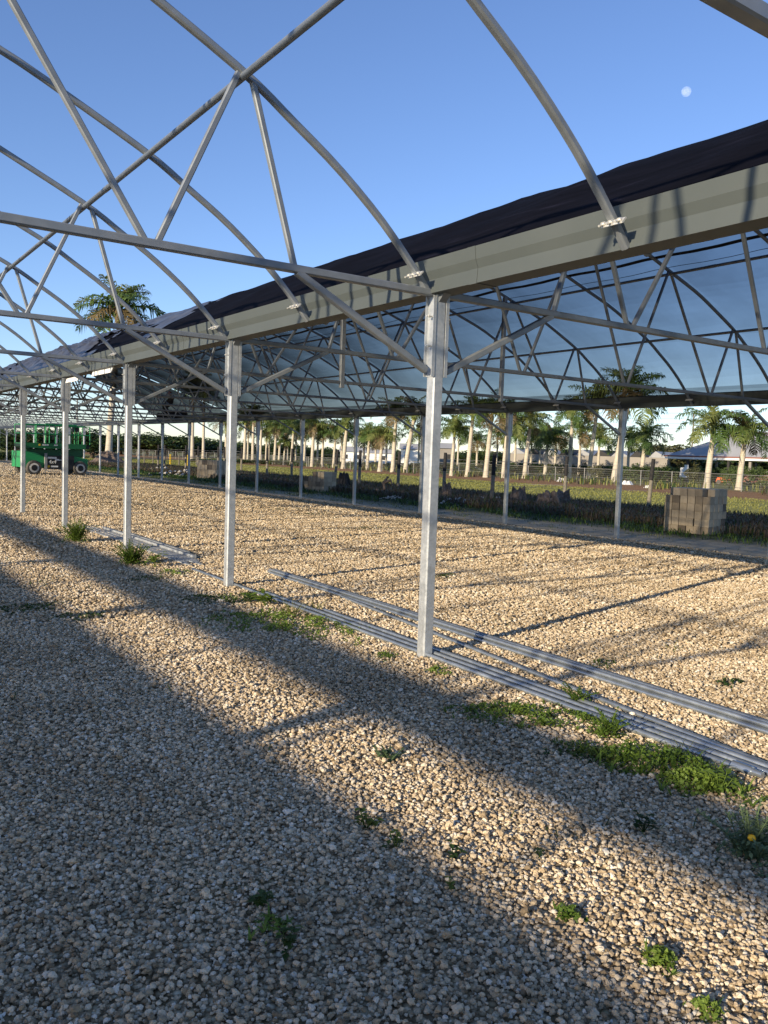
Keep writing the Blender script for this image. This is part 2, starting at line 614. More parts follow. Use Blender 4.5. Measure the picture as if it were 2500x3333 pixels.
def gravel_stones():
    P, sz = stone_points()
    me = bpy.data.meshes.new('gravel_stones')
    me.vertices.add(len(P))
    me.vertices.foreach_set('co', P.ravel().astype(np.float32))
    at = me.attributes.new('sz', 'FLOAT', 'POINT')
    at.data.foreach_set('value', sz.astype(np.float32))
    me.update()
    o = bpy.data.objects.new('gravel_stones', me)
    COL.objects.link(o)
    ng = bpy.data.node_groups.new('scatter_stones', 'GeometryNodeTree')
    ng.interface.new_socket('Geometry', in_out='INPUT', socket_type='NodeSocketGeometry')
    ng.interface.new_socket('Geometry', in_out='OUTPUT', socket_type='NodeSocketGeometry')
    N, L = ng.nodes, ng.links
    gi, go = N.new('NodeGroupInput'), N.new('NodeGroupOutput')
    join = N.new('GeometryNodeGeometryToInstance')
    for k in range(6):
        ico = N.new('GeometryNodeMeshIcoSphere')
        ico.inputs['Radius'].default_value = 1
        ico.inputs['Subdivisions'].default_value = 1 if k in (1, 4) else 2
        pos = N.new('GeometryNodeInputPosition')
        off = N.new('ShaderNodeVectorMath')
        off.operation = 'ADD'
        off.inputs[1].default_value = (k * 7.3, k * 3.1, k * 11.7)
        L.new(pos.outputs[0], off.inputs[0])
        nz = N.new('ShaderNodeTexNoise')
        nz.inputs['Scale'].default_value = 1.45
        nz.inputs['Detail'].default_value = 2
        L.new(off.outputs[0], nz.inputs['Vector'])
        sub = N.new('ShaderNodeVectorMath')
        sub.operation = 'SUBTRACT'
        sub.inputs[1].default_value = (.5, .5, .5)
        L.new(nz.outputs['Color'], sub.inputs[0])
        scl = N.new('ShaderNodeVectorMath')
        scl.operation = 'SCALE'
        scl.inputs['Scale'].default_value = 1.9
        L.new(sub.outputs[0], scl.inputs[0])
        sp = N.new('GeometryNodeSetPosition')
        L.new(ico.outputs['Mesh'], sp.inputs['Geometry'])
        L.new(scl.outputs[0], sp.inputs['Offset'])
        tr = N.new('GeometryNodeTransform')
        tr.inputs['Scale'].default_value = (1.05, .85 + .05 * (k % 3), .62 + .06 * (k % 4))
        L.new(sp.outputs[0], tr.inputs['Geometry'])
        sm = N.new('GeometryNodeSetMaterial')
        sm.inputs['Material'].default_value = M_STONE
        L.new(tr.outputs[0], sm.inputs['Geometry'])
        L.new(sm.outputs[0], join.inputs[0])
    ip = N.new('GeometryNodeInstanceOnPoints')
    ip.inputs['Pick Instance'].default_value = True
    m2p = N.new('GeometryNodeMeshToPoints')
    L.new(gi.outputs[0], m2p.inputs[0])
    L.new(m2p.outputs[0], ip.inputs['Points'])
    L.new(join.outputs[0], ip.inputs['Instance'])
    rv = N.new('FunctionNodeRandomValue')
    rv.data_type = 'FLOAT_VECTOR'
    rv.inputs[0].default_value = (-.5, -.5, 0)
    rv.inputs[1].default_value = (.5, .5, 6.283)
    L.new(rv.outputs[0], ip.inputs['Rotation'])
    na = N.new('GeometryNodeInputNamedAttribute')
    na.data_type = 'FLOAT'
    na.inputs[0].default_value = 'sz'
    L.new(na.outputs[0], ip.inputs['Scale'])
    L.new(ip.outputs[0], go.inputs[0])
    md = o.modifiers.new('scatter', 'NODES')
    md.node_group = ng
    tag(o, 'loose cream limestone gravel covering the yard', kind='stuff')


gravel_stones()

# ------------------------------------------------------------------ steel frame
ARCH_H = [(.10, 3.05), (.30, 3.265), (.60, 3.55), (1.0, 3.855), (1.40, 4.105), (1.75, 4.315), (2.4, 4.615), (3.0, 4.87), (3.84, 5.14), (4.6, 5.38), (5.3, 5.53), (D / 2, 5.60)]
ARCH = ARCH_H + [(D - d, z) for d, z in reversed(ARCH_H[:-1])]
_AD = np.array([a[0] for a in ARCH])
_AZ = np.array([a[1] for a in ARCH])


def spline(t):
    """smooth arch profile: Catmull-Rom through the measured points"""
    i = min(int(t), len(ARCH) - 2)
    f = t - i
    p = [np.array(ARCH[min(max(i + k, 0), len(ARCH) - 1)]) for k in (-1, 0, 1, 2)]
    return .5 * (2 * p[1] + (p[2] - p[0]) * f + (2 * p[0] - 5 * p[1] + 4 * p[2] - p[3]) * f * f + (3 * p[1] - p[0] - 3 * p[2] + p[3]) * f ** 3)


ARCH_F = [spline(t) for t in np.linspace(0, len(ARCH) - 1, 69)]
_FD = np.array([a[0] for a in ARCH_F])
_FZ = np.array([a[1] for a in ARCH_F])


def zarch(d):
    return float(np.interp(d, _FD, _FZ))


CHORD_Z = 3.055


def arch_mesh():
    m = MB()
    m.sweep([(d, 0, z) for d, z in ARCH_F], rrect(.053, .053, .011), (0, 1, 0))
    return m


def clamp_mesh(side):
    """bracket plate with two bolts where an arch foot meets the gutter"""
    m = MB()
    d, z = .215, 3.175
    x = d if side < 0 else D - d
    sx = 1 if side < 0 else -1
    m.beam((x + sx * .045, -.11, z - .005), (x + sx * .045, .05, z - .005), .055, .012, (sx, 0, .9))
    for yy in (-.085, -.018, .04):
        a = Vector((x + sx * .05, yy, z))
        dirv = Vector((sx * .8, -.1, -.35)).normalized()
        m.tube([a, a + dirv * .022], .017, 6)
        m.tube([a + dirv * .02, a + dirv * .062], .0075, 6)
    return m


WEBS = [(1.31, 0, 1.75, 1), (2.43, 0, 1.80, 1), (2.43, 0, 3.84, 1), (4.86, 0, 3.84, 1), (4.86, 0, D / 2, 1)]


def web_mesh(w, mirror):
    m = MB()
    a = Vector((w[0] + (.045 if w[2] > w[0] else -.045), 0, CHORD_Z + .02))
    b = Vector((w[2] + (-.03 if w[2] > w[0] else .03), 0, zarch(w[2]) - .02))
    if mirror:
        a.x, b.x = D - a.x, D - b.x
    m.beam(a, b, .043, .043, (0, 1, 0), r=.007)
    return m


def brace_mesh(mirror):
    m = MB()
    a = Vector((.105, 0, 2.42))
    b = Vector((1.33, 0, CHORD_Z - .02))
    if mirror:
        a.x, b.x = D - a.x, D - b.x
    m.beam(a, b, .052, .06, (0, 1, 0), r=.006)
    return m


def chord_mesh():
    m = MB()
    m.beam((.06, 0, CHORD_Z), (D - .06, 0, CHORD_Z), .058, .062, (0, 1, 0), r=.008)
    return m


def full_truss():
    t = empty('arch_truss')
    arch_mesh().build('arch', M_TUBE, t)
    chord_mesh().build('bottom_chord', M_TUBE, t)
    for mir in (False, True):
        for w in WEBS:
            web_mesh(w, mir).build('web_member', M_TUBE, t)
        brace_mesh(mir).build('knee_brace', M_TUBE, t)
        clamp_mesh(1 if mir else -1).build('clamp', M_BOLT, t)
    return t


def merged_truss():
    m = MB()
    parts = [arch_mesh(), chord_mesh()] + [web_mesh(w, k) for w in WEBS for k in (False, True)] + [brace_mesh(False), brace_mesh(True)]
    for q in parts:
        m.add(q.v, q.f)
    return m.build('arch_truss', M_TUBE)


def plain_arch():
    t = empty('roof_arch')
    arch_mesh().build('arch', M_TUBE, t)
    for s in (-1, 1):
        clamp_mesh(s).build('clamp', M_BOLT, t)
    return t


N_FULL, N_ALL = 13, 25
TR = full_truss()
TRM = merged_truss()
PA = plain_arch()
used = set()


def place(proto, loc, label, cat, group):
    o = proto if proto.name not in used else copy_tree(proto)
    used.add(proto.name)
    o.location = loc
    tag(o, label, cat, group)
    return o


for bay, x0 in (('open', AX - D), ('covered', AX)):
    what = 'uncovered bay' if bay == 'open' else 'cloth covered bay'
    for i in range(-2, N_ALL):
        y = Y0 + S * i
        z = 0
        if i < -1:
            lab = f'steel arch truss of the {what}, out of view'
        elif i == -1:
            lab = f'steel arch truss cut by the right edge, {what}'
        elif i == 0:
            lab = f'webbed steel truss on the post with pipes at its foot, {what}'
        else:
            lab = f'{nth(i)} webbed steel truss from the front, {what}'
        t = place(TR if i < N_FULL else TRM, (x0, y, z), lab, 'roof truss', f'arch trusses of the {bay} bay')
        if bay == 'covered' and i == 2:
            for d in (4.05, D - 4.05):
                m = MB()
                m.beam((d, 0, CHORD_Z - .10), (d, 0, zarch(d) - .02), .09, .07, (0, 1, 0))
                hg = m.build('hanger_post', M_POST, t)
                hg['label'] = 'thick upright hung from the arch of this truss'
        if i < N_ALL - 1:
            if i == -2:
                lab = f'curved tube rafter of the {what}, out of view'
            elif i == -1:
                lab = f'nearest plain curved rafter right of the front post, {what}'
            else:
                lab = f'plain curved rafter between {nth(i)} and {nth(i + 1)} posts of the near row, {what}'
            place(PA, (x0, y + S / 2, z), lab, 'rafter', f'plain curved rafters of the {bay} bay')

# purlins: long round pipes running the length of the roof
YA, YB = Y0 - 2.2 * S, Y0 + 24.3 * S
for bay, x0 in (('open', AX - D), ('covered', AX)):
    for d, nm in ((1.79, 'low on the left slope'), (3.84, 'high on the left slope'), (D / 2, 'along the ridge'), (D - 3.84, 'high on the right slope'), (D - 1.80, 'low on the right slope')):
        m = MB()
        z = zarch(d) - (.042 if d < 2 or d > D - 2 else .055)
        yy = YA
        while yy < YB:
            m.tube([(0, yy - YA, 0), (0, min(yy + 6.05, YB) - YA, 0)], .0265, 12)
            m.tube([(0, min(yy + 6.05, YB) - YA - .12, 0), (0, min(yy + 6.05, YB) - YA + .02, 0)], .029, 12)
            yy += 6.05
        o = m.build('purlin_pipe', M_TUBE, loc=(x0 + d, YA, z))
        tag(o, f'long round purlin pipe {nm} of the {bay} bay', 'purlin', 'round purlin pipes')

# gutters
GP = [(-.128, 3.318), (-.117, 3.222), (-.090, 3.156), (-.100, 3.045), (.100, 3.045), (.090, 3.156), (.117, 3.222), (.128, 3.318),
      (.122, 3.318), (.111, 3.224), (.084, 3.158), (.094, 3.051), (-.094, 3.051), (-.084, 3.158), (-.111, 3.224), (-.122, 3.318)]


def gutter(x, label, dz=0.0):
    m = MB()
    m.poly_extrude([(p[0], p[1] + dz) for p in GP], YA, YB)
    o = m.build('roof_gutter', M_GUT, loc=(x, 0, 0))
    yy = Y0 - .6
    while yy < YB - 1:
        q = MB()
        out = [(p[0] + (.004 if p[0] > 0 else -.004), p[1] - (.004 if p[1] < 3.05 else 0)) for p in GP[:8]]
        inn = [(p[0] - (.002 if p[0] > 0 else -.002), p[1] + (.002 if p[1] < 3.05 else 0)) for p in GP[:8]]
        q.poly_extrude(out + inn[::-1], yy, yy + .09)
        j = q.build('lap_joint', M_GUT, o)
        yy += 6.05
    tag(o, label, 'gutter', 'long sheet metal gutters')
    return o


gutter(AX, 'long grey sheet metal gutter on the near row of posts, striped with thin shadows')
gutter(AX + D, 'long grey sheet metal gutter on the far row of posts before the palms')

# posts


def post_proto():
    t = empty('steel_post')
    m = MB()
    m.sweep([(0, 0, -.35), (0, 0, 3.04)], rrect(.102, .102, .011), (0, 1, 0))
    m.build('shaft', M_POST, t)
    m = MB()
    m.add([(-.03, -.125, 3.051), (-.03, .125, 3.051), (-.03, .05, 2.98), (-.03, -.05, 2.98), (.045, -.125, 3.051), (.045, .125, 3.051), (.045, .05, 2.98), (.045, -.05, 2.98)],
          [(3, 2, 1, 0), (4, 5, 6, 7), (0, 1, 5, 4), (1, 2, 6, 5), (2, 3, 7, 6), (3, 0, 4, 7)])
    m.build('saddle', M_TUBE, t)
    for s in (-1, 1):
        m = MB()
        # channel bracket hugging the face, open outwards
        m.box((s * .0545, 0, 2.70), (.007, .112, .66))
        for yy in (-.052, .052):
            m.box((s * .0705, yy, 2.70), (.025, .007, .66))
        b = m.build('bracket', M_POST, t)
        m = MB()
        for z in (2.62, 2.86):
            m.tube([(s * .094, -.02, z), (s * .112, -.02, z)], .013, 6)
            m.tube([(s * .058, -.02, z), (s * .125, -.02, z)], .007, 6)
        m.build('bolt', M_BOLT, b)
    return t


PP = post_proto()
for i in range(-2, N_ALL):
    y = Y0 + S * i
    if i == -2:
        lab = 'square galvanised post of the near row, out of view behind the viewer'
    elif i == -1:
        lab = 'square galvanised post of the near row just outside the right edge'
    elif i == 0:
        lab = 'nearest tall square galvanised post with bundled pipes at its foot'
    else:
        lab = f'{nth(i)} square galvanised post of the near row counted from the front'
    place(PP, (AX, y, 0), lab, 'post', 'posts of the near row')
for i in range(-1, N_ALL):
    y = Y0 + S * i
    if i == 2:
        lab = 'far row galvanised post just left of the big concrete block stack'
    elif i < 2:
        lab = 'square galvanised post of the far row beyond the right edge'
    else:
        lab = f'{nth(i - 2)} square galvanised post of the far row left from the big block stack'
    place(PP, (AX + D, y, 0), lab, 'post', 'posts of the far row')

# outer side of the open bay: its own posts, edge gutter and a curtain to the ground
m = MB()
m.poly_extrude([(-.08, 3.27), (.08, 3.27), (.10, 3.505), (-.10, 3.505)], YA - 20, YB)
tag(m.build('edge_gutter', M_GUT, loc=(AX - D, 0, 0)), 'raised sheet metal gutter along the outer edge, out of view to the left', 'gutter')
m = MB()
n = 260
P = []
for k in range(n):
    y = YA - 20 + (YB - YA + 20) * k / (n - 1)
    P += [(-.11 + .03 * math.sin(k * 1.3), y, .0), (-.11 + .02 * math.sin(k * .9 + 1), y, 1.5), (-.10, y, 3.06)]
m.add(P, [(k * 3 + j, k * 3 + j + 1, k * 3 + j + 4, k * 3 + j + 3) for k in range(n - 1) for j in range(2)], smooth=True)
tag(m.build('side_curtain', M_CURT, loc=(AX - D, 0, 0)), 'side curtain along the outer edge, out of view, its white film added as fill light', 'curtain')
for i in range(-6, 12):
    o = copy_tree(PP)
    o.location = (AX - D, Y0 + S * i, .23)
    tag(o, 'square galvanised post at the outer edge behind the side curtain', 'post', 'posts of the outer edge')

# ------------------------------------------------------------------ shade cloth over the covered bay
def pnoise(x, y, seed=0):
    """cheap smooth noise from sines"""
    r = random.Random(seed)
    v = 0
    for k in range(6):
        a, b, c = r.uniform(.5, 2.2) * (1 + k * .7), r.uniform(.5, 2.2) * (1 + k * .7), r.uniform(0, 6.28)
        v = v + np.sin(a * x + b * y * r.choice((-1, 1)) + c) / (1 + k * .8)
    return v / 2.4


SPLIT = 7.75


def slit_y(d):
    """where the two far widths of cloth part, measured along the roof"""
    lo, hi = 20.0, 60.0
    for _ in range(40):
        y = (lo + hi) / 2
        q = ROT.transposed() @ (Vector((AX + d, y, zarch(d) + .05)) - Vector((0, 0, CH)))
        u, v = 1250 + CF * q.x / -q.z, 1666.5 - CF * q.y / -q.z
        if v > 1221 + (u - 460) * .4227:
            hi = y
        else:
            lo = y
    return (lo + hi) / 2


def cloth_point(d, y):
    sag = abs(math.sin(math.pi * (y - Y0) / (S / 2)))
    bunch = min(1, max(0, (y - 15.0) / 9))
    e = min(d, D - d)
    z = zarch(d) + .056 if e > .4 else float(np.interp(e, [.13, .25, .4], [3.30, 3.36, zarch(.4) + .056]))
    k = min(1, max(0, (e - .35) / .8))
    w = -.035 * sag * k + (.012 if d < 7.9 else .004) * float(pnoise(d * 2.2, y * 1.1, 3)) * k
    w += (.007 if d < 7.9 else .0015) * math.sin(d * 9 + 2.2 * math.sin(y * 1.7)) * k
    xx = d
    if d < D / 2:
        b = bunch * k
        w += b * (.03 * float(pnoise(d * 2.6, y * 1.5, 9)) + .03 * math.sin(y * 5.1 + 2 * math.sin(d * 1.4)) * abs(math.sin(d * 1.1)) + .03)
        xx = d + b * .05 * float(pnoise(d * 1.9, y * 2.6, 17))
    return (AX + xx, y, z + w)


def cloth():
    m = MB()

    def sheet(ds, y0f, y1f, ny, mi):
        nd = len(ds)
        V = []
        for j in range(ny):
            for d in ds:
                a, b = y0f(d), y1f(d)
                V.append(cloth_point(d, a + (b - a) * j / (ny - 1)))
        m.add(V, [(j * nd + i, j * nd + i + 1, (j + 1) * nd + i + 1, (j + 1) * nd + i) for j in range(ny - 1) for i in range(nd - 1)], mi, True)
    ya = Y0 - 1.3 * S
    near = np.concatenate([[.13, .25, .4], np.linspace(.6, SPLIT, 46)])
    far = np.concatenate([np.linspace(SPLIT + .002, D - .6, 24), [D - .4, D - .25, D - .13]])
    sl = {float(d): slit_y(d) for d in far}
    sheet(near, lambda d: ya, lambda d: 46.4 + .5 * math.sin(d * 2.1) + .3 * math.sin(d * 6), 270, 1)
    sheet(far, lambda d: ya, lambda d: sl[float(d)] - .10, 190, 0)
    sheet(far, lambda d: sl[float(d)] + .10, lambda d: 45.0 + .25 * (d - SPLIT) + .5 * math.sin(d * 3), 60, 0)
    o = m.build('shade_cloth_roof', [M_CLOTH, M_CLOTH2])
    tag(o, 'black woven shade cloth stretched over the arched roof', 'shade cloth')
    for d, w in ((7.9, .085), (7.35, .02), (8.25, .016), (6.6, .03)):
        s = MB()
        V, F = [], []
        yy = np.arange(ya, 34.0, .5)
        for k, y in enumerate(yy):
            sag = -.035 * abs(math.sin(math.pi * (y - Y0) / (S / 2)))
            for e in (-w / 2, w / 2):
                V.append((AX + d + e, y, zarch(d + e) + .030 + sag))
        F = [(2 * k, 2 * k + 1, 2 * k + 3, 2 * k + 2) for k in range(len(yy) - 1)]
        s.add(V, F)
        s.build('seam', M_SEAM, o)
    # loose, crumpled folds near the unfinished end
    f = MB()
    ds, ys = np.linspace(.45, 2.3, 30), np.arange(14.5, 44, .12)
    V = []
    for y in ys:
        b = min(1, (y - 14.5) / 6)
        for d in ds:
            x, yy, z = cloth_point(d, y)
            t = math.sin(math.pi * (d - .45) / 1.85) ** .5 if .45 < d < 2.3 else 0
            w = abs(float(pnoise(d * 4.2 + y * .6, y * 2.1, 21))) * .075 + abs(math.sin(y * 3.3 + 3 * math.sin(d * 2.3))) * .03
            V.append((x - w * b * t * .6, yy, z + .012 + w * b * t))
    nd = len(ds)
    f.add(V, [(j * nd + i, j * nd + i + 1, (j + 1) * nd + i + 1, (j + 1) * nd + i) for j in range(len(ys) - 1) for i in range(nd - 1)
              if pnoise(ds[i] * 2.2, ys[j] * .9, 31) + min(1, (ys[j] - 14.5) / 7) > .25], 0, True)
    f.build('loose_fold', M_FOLD, o)


cloth()

# ------------------------------------------------------------------ things lying or hanging in the frame
for (ya, yb, z0, z1, lab) in ((14.35, 15.55, 2.955, 3.045, 'bright white board strip under the gutter between third and fourth near posts'),
                          (16.5, 17.4, 2.93, 3.01, 'smaller bright white board strip under the gutter beside the fourth near post')):
    m = MB()
    m.add([(4.285, ya, z1), (4.285, yb, z1), (4.285, yb + .1, z0), (4.285, ya + .1, z0), (4.30, ya, z1), (4.30, yb, z1), (4.30, yb + .1, z0), (4.30, ya + .1, z0)],
          [(3, 2, 1, 0), (4, 5, 6, 7), (0, 1, 5, 4), (1, 2, 6, 5), (2, 3, 7, 6), (3, 0, 4, 7)])
    tag(m.build('board_strip', M_WHITE), lab, 'board')


def ground_bar(a, b, r, name, label, cat, grp, z=0.0, seg=12, square=None, matl=None):
    a, b = Vector(a), Vector(b)
    a.z += r + z + gz(a.x)
    b.z += r + z + gz(b.x)
    m = MB()
    if square:
        m.beam(a, b, square[0], square[1], (0, 0, 1), r=.003)
        o = m.build(name, matl or M_PIPE)
    else:
        mid = (a + b) / 2 - Vector((0, 0, .003))
        m.tube([a, a.lerp(mid, .5), mid, mid.lerp(b, .5), b], r, seg, caps=False)
        o = m.build(name, matl or M_PIPE)
        h = MB()
        dv = (b - a).normalized()
        for e, sgn in ((a, 1), (b, -1)):
            q = e + dv * sgn * .01
            h.tube([q, q + dv * sgn * .002], r * .9, seg)
            # black plug stands for the shade inside the open end
        h.build('bore_shade_plug', M_HOLE, o)
    tag(o, label, cat, grp)
    return o


# upper bundle of round pipes
R1 = .0185
for k, (dx, z, y1, lab) in enumerate((
        (-.01, .012, 10.35, 'leftmost lower round pipe of the pipe bundle behind the nearest post'),
        (.040, .012, 10.50, 'middle lower round pipe of the pipe bundle behind the nearest post'),
        (.090, .012, 10.20, 'right lower round pipe of the pipe bundle behind the nearest post'),
        (.016, .046, 10.42, 'upper left round pipe of the pipe bundle behind the nearest post'),
        (.066, .046, 10.38, 'upper right round pipe of the pipe bundle behind the nearest post'))):
    ground_bar((5.31 + dx, y1, 0), (4.98 + dx, .6, 0), R1, 'galvanised_pipe', lab, 'pipe', 'pipes lying behind the nearest post', z)
ground_bar((5.20, 8.3, 0), (4.24, .7, 0), R1, 'galvanised_pipe', 'single round pipe between the two bundles on the gravel', 'pipe', 'loose pipes by the near posts', .01)
# front bundle
for dx, z, ya, yb, lab in ((-.01, .012, 11.0, 2.50, 'front round pipe with a coupling, nearest to the weed mats'),
                           (.048, .012, 8.9, .9, 'second round pipe of the front pair by the nearest post'),
                           (.118, .014, 7.6, .6, 'third round pipe of the front group by the nearest post')):
    ground_bar((4.43 + dx, ya, 0), (4.27 + dx, yb, 0), R1 + .001, 'galvanised_pipe', lab, 'pipe', 'pipes lying in front of the nearest post', z)
m = MB()
m.tube([(4.272, 2.62, .036), (4.270, 2.50, .036)], .027, 14)
m.tube([(4.270, 2.50, .036), (4.269, 2.44, .036)], .019, 14)
_f = m.build('coupling', M_PIPE)
tag(_f, 'short round coupling at the end of the front pipe', 'pipe coupling')
# flat bars and channels between the second and fourth posts
for k in range(6):
    ground_bar((4.62 + .062 * k - .02 * (k % 2), 18.0 - .5 * (k % 3), 0), (4.56 + .058 * k, 11.45 + .22 * (k % 3), 0), .012, 'flat_bar',
               f'{("front", "second", "third", "fourth", "fifth", "rear")[k]} flat galvanised bar of the bundle between second and fourth posts', 'steel bar',
               'flat bars lying between the near posts', .012, square=(.05, .02), matl=M_POST)
for k in range(2):
    ground_bar((4.98 + .11 * k, 17.2 - k, 0), (4.93 + .09 * k, 12.2 + .5 * k, 0), .03, 'channel_bar',
               ('square galvanised tube behind the flat bar bundle', 'rearmost square galvanised tube behind the flat bars')[k], 'steel bar',
               'flat bars lying between the near posts', .012, square=(.06, .05), matl=M_POST)

# ------------------------------------------------------------------ concrete block stacks


def block_mesh(w, dpt, h, cores=True):
    m = MB()
    c = .006
    for k in range(1):
        m.sweep([(0, 0, 0), (0, 0, h)], rrect(w, dpt, c), (0, 1, 0))
    return m


def stack(origin, rz, nx, ny, nz, w, dpt, h, what, skip=lambda i, j, k: False, jit=.007):
    proto = block_mesh(w, dpt, h - .004).build('concrete_block', M_CONC)
    first = True
    R = Matrix.Rotation(rz, 3, 'Z')
    for k in range(nz):
        for i in range(nx):
            for j in range(ny):
                if skip(i, j, k):
                    continue
                if 0 < i < nx - 1 and 0 < j < ny - 1 and k < nz - 1:
                    continue                                        # hidden inside the stack
                o = proto if first else proto.copy()
                if not first:
                    COL.objects.link(o)
                first = False
                p = R @ Vector((i * (w + .012) + RND.gauss(0, jit), j * (dpt + .012) + RND.gauss(0, jit), 0))
                o.location = (origin[0] + p.x, origin[1] + p.y, origin[2] + k * h + .002)
                o.rotation_euler = (0, 0, rz + RND.gauss(0, .014))
                row = ('bottom', 'second lowest', 'third lowest', 'fourth lowest', 'fifth lowest', 'top')[k] if k < nz - 1 else 'top'
                cn = ('first', 'second', 'third', 'fourth', 'fifth', 'sixth', 'seventh')[i]
                dn = ('front', 'second', 'third', 'fourth', 'back')[j] if ny > 1 else 'only'
                tag(o, f'{what} block: {row} course, {dn} line, {cn} from left', 'concrete block', f'blocks of the {what} stack')


o_ = ground_at(2178, 1729)
stack((o_.x, o_.y, DZ), math.atan2(12.95 - 14.35, 19.75 - 19.9) + math.radians(18), 6, 4, 6, .20, .28, .205, 'big grey',
      lambda i, j, k: k == 5 and ((i == 5 and j == 0) or (i == 0 and j == 0)))
o_ = ground_at(1003, 1597)
stack((o_.x, o_.y, DZ), math.radians(-62), 5, 3, 4, .21, .38, .235, 'middle brown',
      lambda i, j, k: k == 3 and (i < 2))
o_ = ground_at(655, 1557)
stack((o_.x, o_.y, DZ), math.radians(-58), 4, 3, 4, .36, .36, .29, 'far left',
      lambda i, j, k: False)

# ------------------------------------------------------------------ plants


def leaves_cloud(m, pts, size, mi=0, flat=.5, rnd=NPR, aspect=.6):
    """one small tilted leaf quad on each point"""
    n = len(pts)
    if not n:
        return
    nrm = rnd.normal(size=(n, 3))
    nrm[:, 2] = np.abs(nrm[:, 2]) + flat
    nrm /= np.linalg.norm(nrm, axis=1)[:, None]
    a = np.cross(nrm, rnd.normal(size=(n, 3)))
    a /= np.linalg.norm(a, axis=1)[:, None] + 1e-9
    b = np.cross(nrm, a)
    s = size * rnd.uniform(.6, 1.4, n)[:, None]
    p = np.asarray(pts)
    V = np.stack([p - a * s, p - b * s * aspect * .9, p + a * s, p + b * s * aspect], 1).reshape(-1, 3)
    m.add(V.tolist(), [(4 * k, 4 * k + 1, 4 * k + 2, 4 * k + 3) for k in range(n)], mi)


def blob_points(n, rx, ry, h, rnd=NPR):
    a = rnd.uniform(0, 2 * math.pi, n)
    r = np.sqrt(rnd.random(n)) * (1 + .25 * np.sin(3 * a + 1) + .18 * np.sin(5 * a))
    z = h * np.clip(1 - r ** 2 * .8, .05, 1) * rnd.random(n) ** .6
    return np.c_[r * np.cos(a) * rx, r * np.sin(a) * ry, z + .004]


def mat_weed(rx, ry, h, n, size=.011, matl=None):
    m = MB()
    q = blob_points(n, rx, ry, h)
    gap = pnoise(q[:, 0] * 9 + rx * 70, q[:, 1] * 9, 13) + NPR.normal(0, .25, n)
    leaves_cloud(m, q[gap > -.12], size * 1.2)
    for q in blob_points(max(3, int(n * .022)), rx * 1.15, ry * 1.15, .01):
        for _ in range(4):
            a = RND.uniform(0, 6.283)
            blade(m, q, (math.cos(a) * .7, math.sin(a) * .7, RND.uniform(.5, 1.4)), h * RND.uniform(.5, 1.1) + .012, size * .6, 1.3, n=3)
    return m.build('low_weed', matl or M_WEED)


def blade(m, base, dirv, L, w, bend, mi=0, n=4):
    d = Vector(dirv).normalized()
    side = d.cross(Vector((0, 0, 1)))
    if side.length < 1e-3:
        side = Vector((1, 0, 0))
    side.normalize()
    p = Vector(base)
    V = []
    for k in range(n + 1):
        ww = w * (1 - k / n) ** .7 + .0004
        V += [p - side * ww, p + side * ww]
        p = p + d * (L / n)
        d = (d + Vector((0, 0, -bend / n))).normalized()
    m.add(V, [(2 * k, 2 * k + 1, 2 * k + 3, 2 * k + 2) for k in range(n)], mi)


def tuft(n, L, spread=.7, w=.004, r=.06, matl=None, name='grass_tuft'):
    m = MB()
    for _ in range(n):
        a = RND.uniform(0, 6.283)
        rr = r * math.sqrt(RND.random())
        blade(m, (rr * math.cos(a), rr * math.sin(a), 0), (math.cos(a + RND.gauss(0, .6)) * spread, math.sin(a + RND.gauss(0, .6)) * spread, RND.uniform(.5, 1.3)),
              L * RND.uniform(.5, 1.2), w, RND.uniform(.4, 1.6))
    return m.build(name, matl or M_GRASSY)


def broadleaf(n, h, size, matl=None):
    m = MB()
    for _ in range(n):
        a = RND.uniform(0, 6.283)
        st = Vector((0, 0, 0))
        tip = Vector((math.cos(a) * h * .55 * RND.random(), math.sin(a) * h * .55 * RND.random(), h * RND.uniform(.35, 1)))
        m.tube([st, tip], .0022, 4)
        for q in range(RND.randint(2, 4)):
            b = RND.uniform(0, 6.283)
            d = Vector((math.cos(b), math.sin(b), RND.uniform(-.1, .5))).normalized()
            s = d.cross(Vector((0, 0, 1))).normalized()
            L = size * RND.uniform(.6, 1.2)
            p = tip - Vector((0, 0, h * .2 * q / 3))
            m.add([p, p + d * L * .4 + s * L * .34, p + d * L + Vector((0, 0, -.2 * L)), p + d * L * .4 - s * L * .34], [(0, 1, 2, 3)])
    return m.build('broadleaf_weed', matl or M_WEED)


def thistle(n, h, name='feathery_weed', matl=None):
    m = MB()
    leaves_cloud(m, blob_points(n * 12, h * .55, h * .55, h * .55), .012)
    for _ in range(n):
        a = RND.uniform(0, 6.283)
        ln = h * RND.uniform(.6, 1.15)
        lean = RND.uniform(.1, 1.0)
        p0 = Vector((RND.gauss(0, .03), RND.gauss(0, .03), 0))
        pts = [p0 + Vector((math.cos(a) * lean * ln * t, math.sin(a) * lean * ln * t, ln * t * (1 - .35 * lean * t))) for t in (0, .33, .66, 1)]
        m.tube(pts, .0028, 4)
        for t in np.linspace(.15, 1, 12):
            i = min(int(t * 3), 2)
            p = pts[i].lerp(pts[i + 1], t * 3 - i)
            for s in range(3):
                b = RND.uniform(0, 6.283)
                blade(m, p, (math.cos(b), math.sin(b), .5), .065 * h / .3 * RND.uniform(.6, 1.2) * (1.15 - .6 * t), .006, .6, n=2)
    return m.build(name, matl or M_THIST)


def weed_at(o, u, v, label, cat='weed', rz=None, grp='weeds growing through the gravel'):
    p = ground_at(u, v)
    o.location = p
    o.rotation_euler = (0, 0, RND.uniform(0, 6.28) if rz is None else rz)
    tag(o, label, cat, grp)


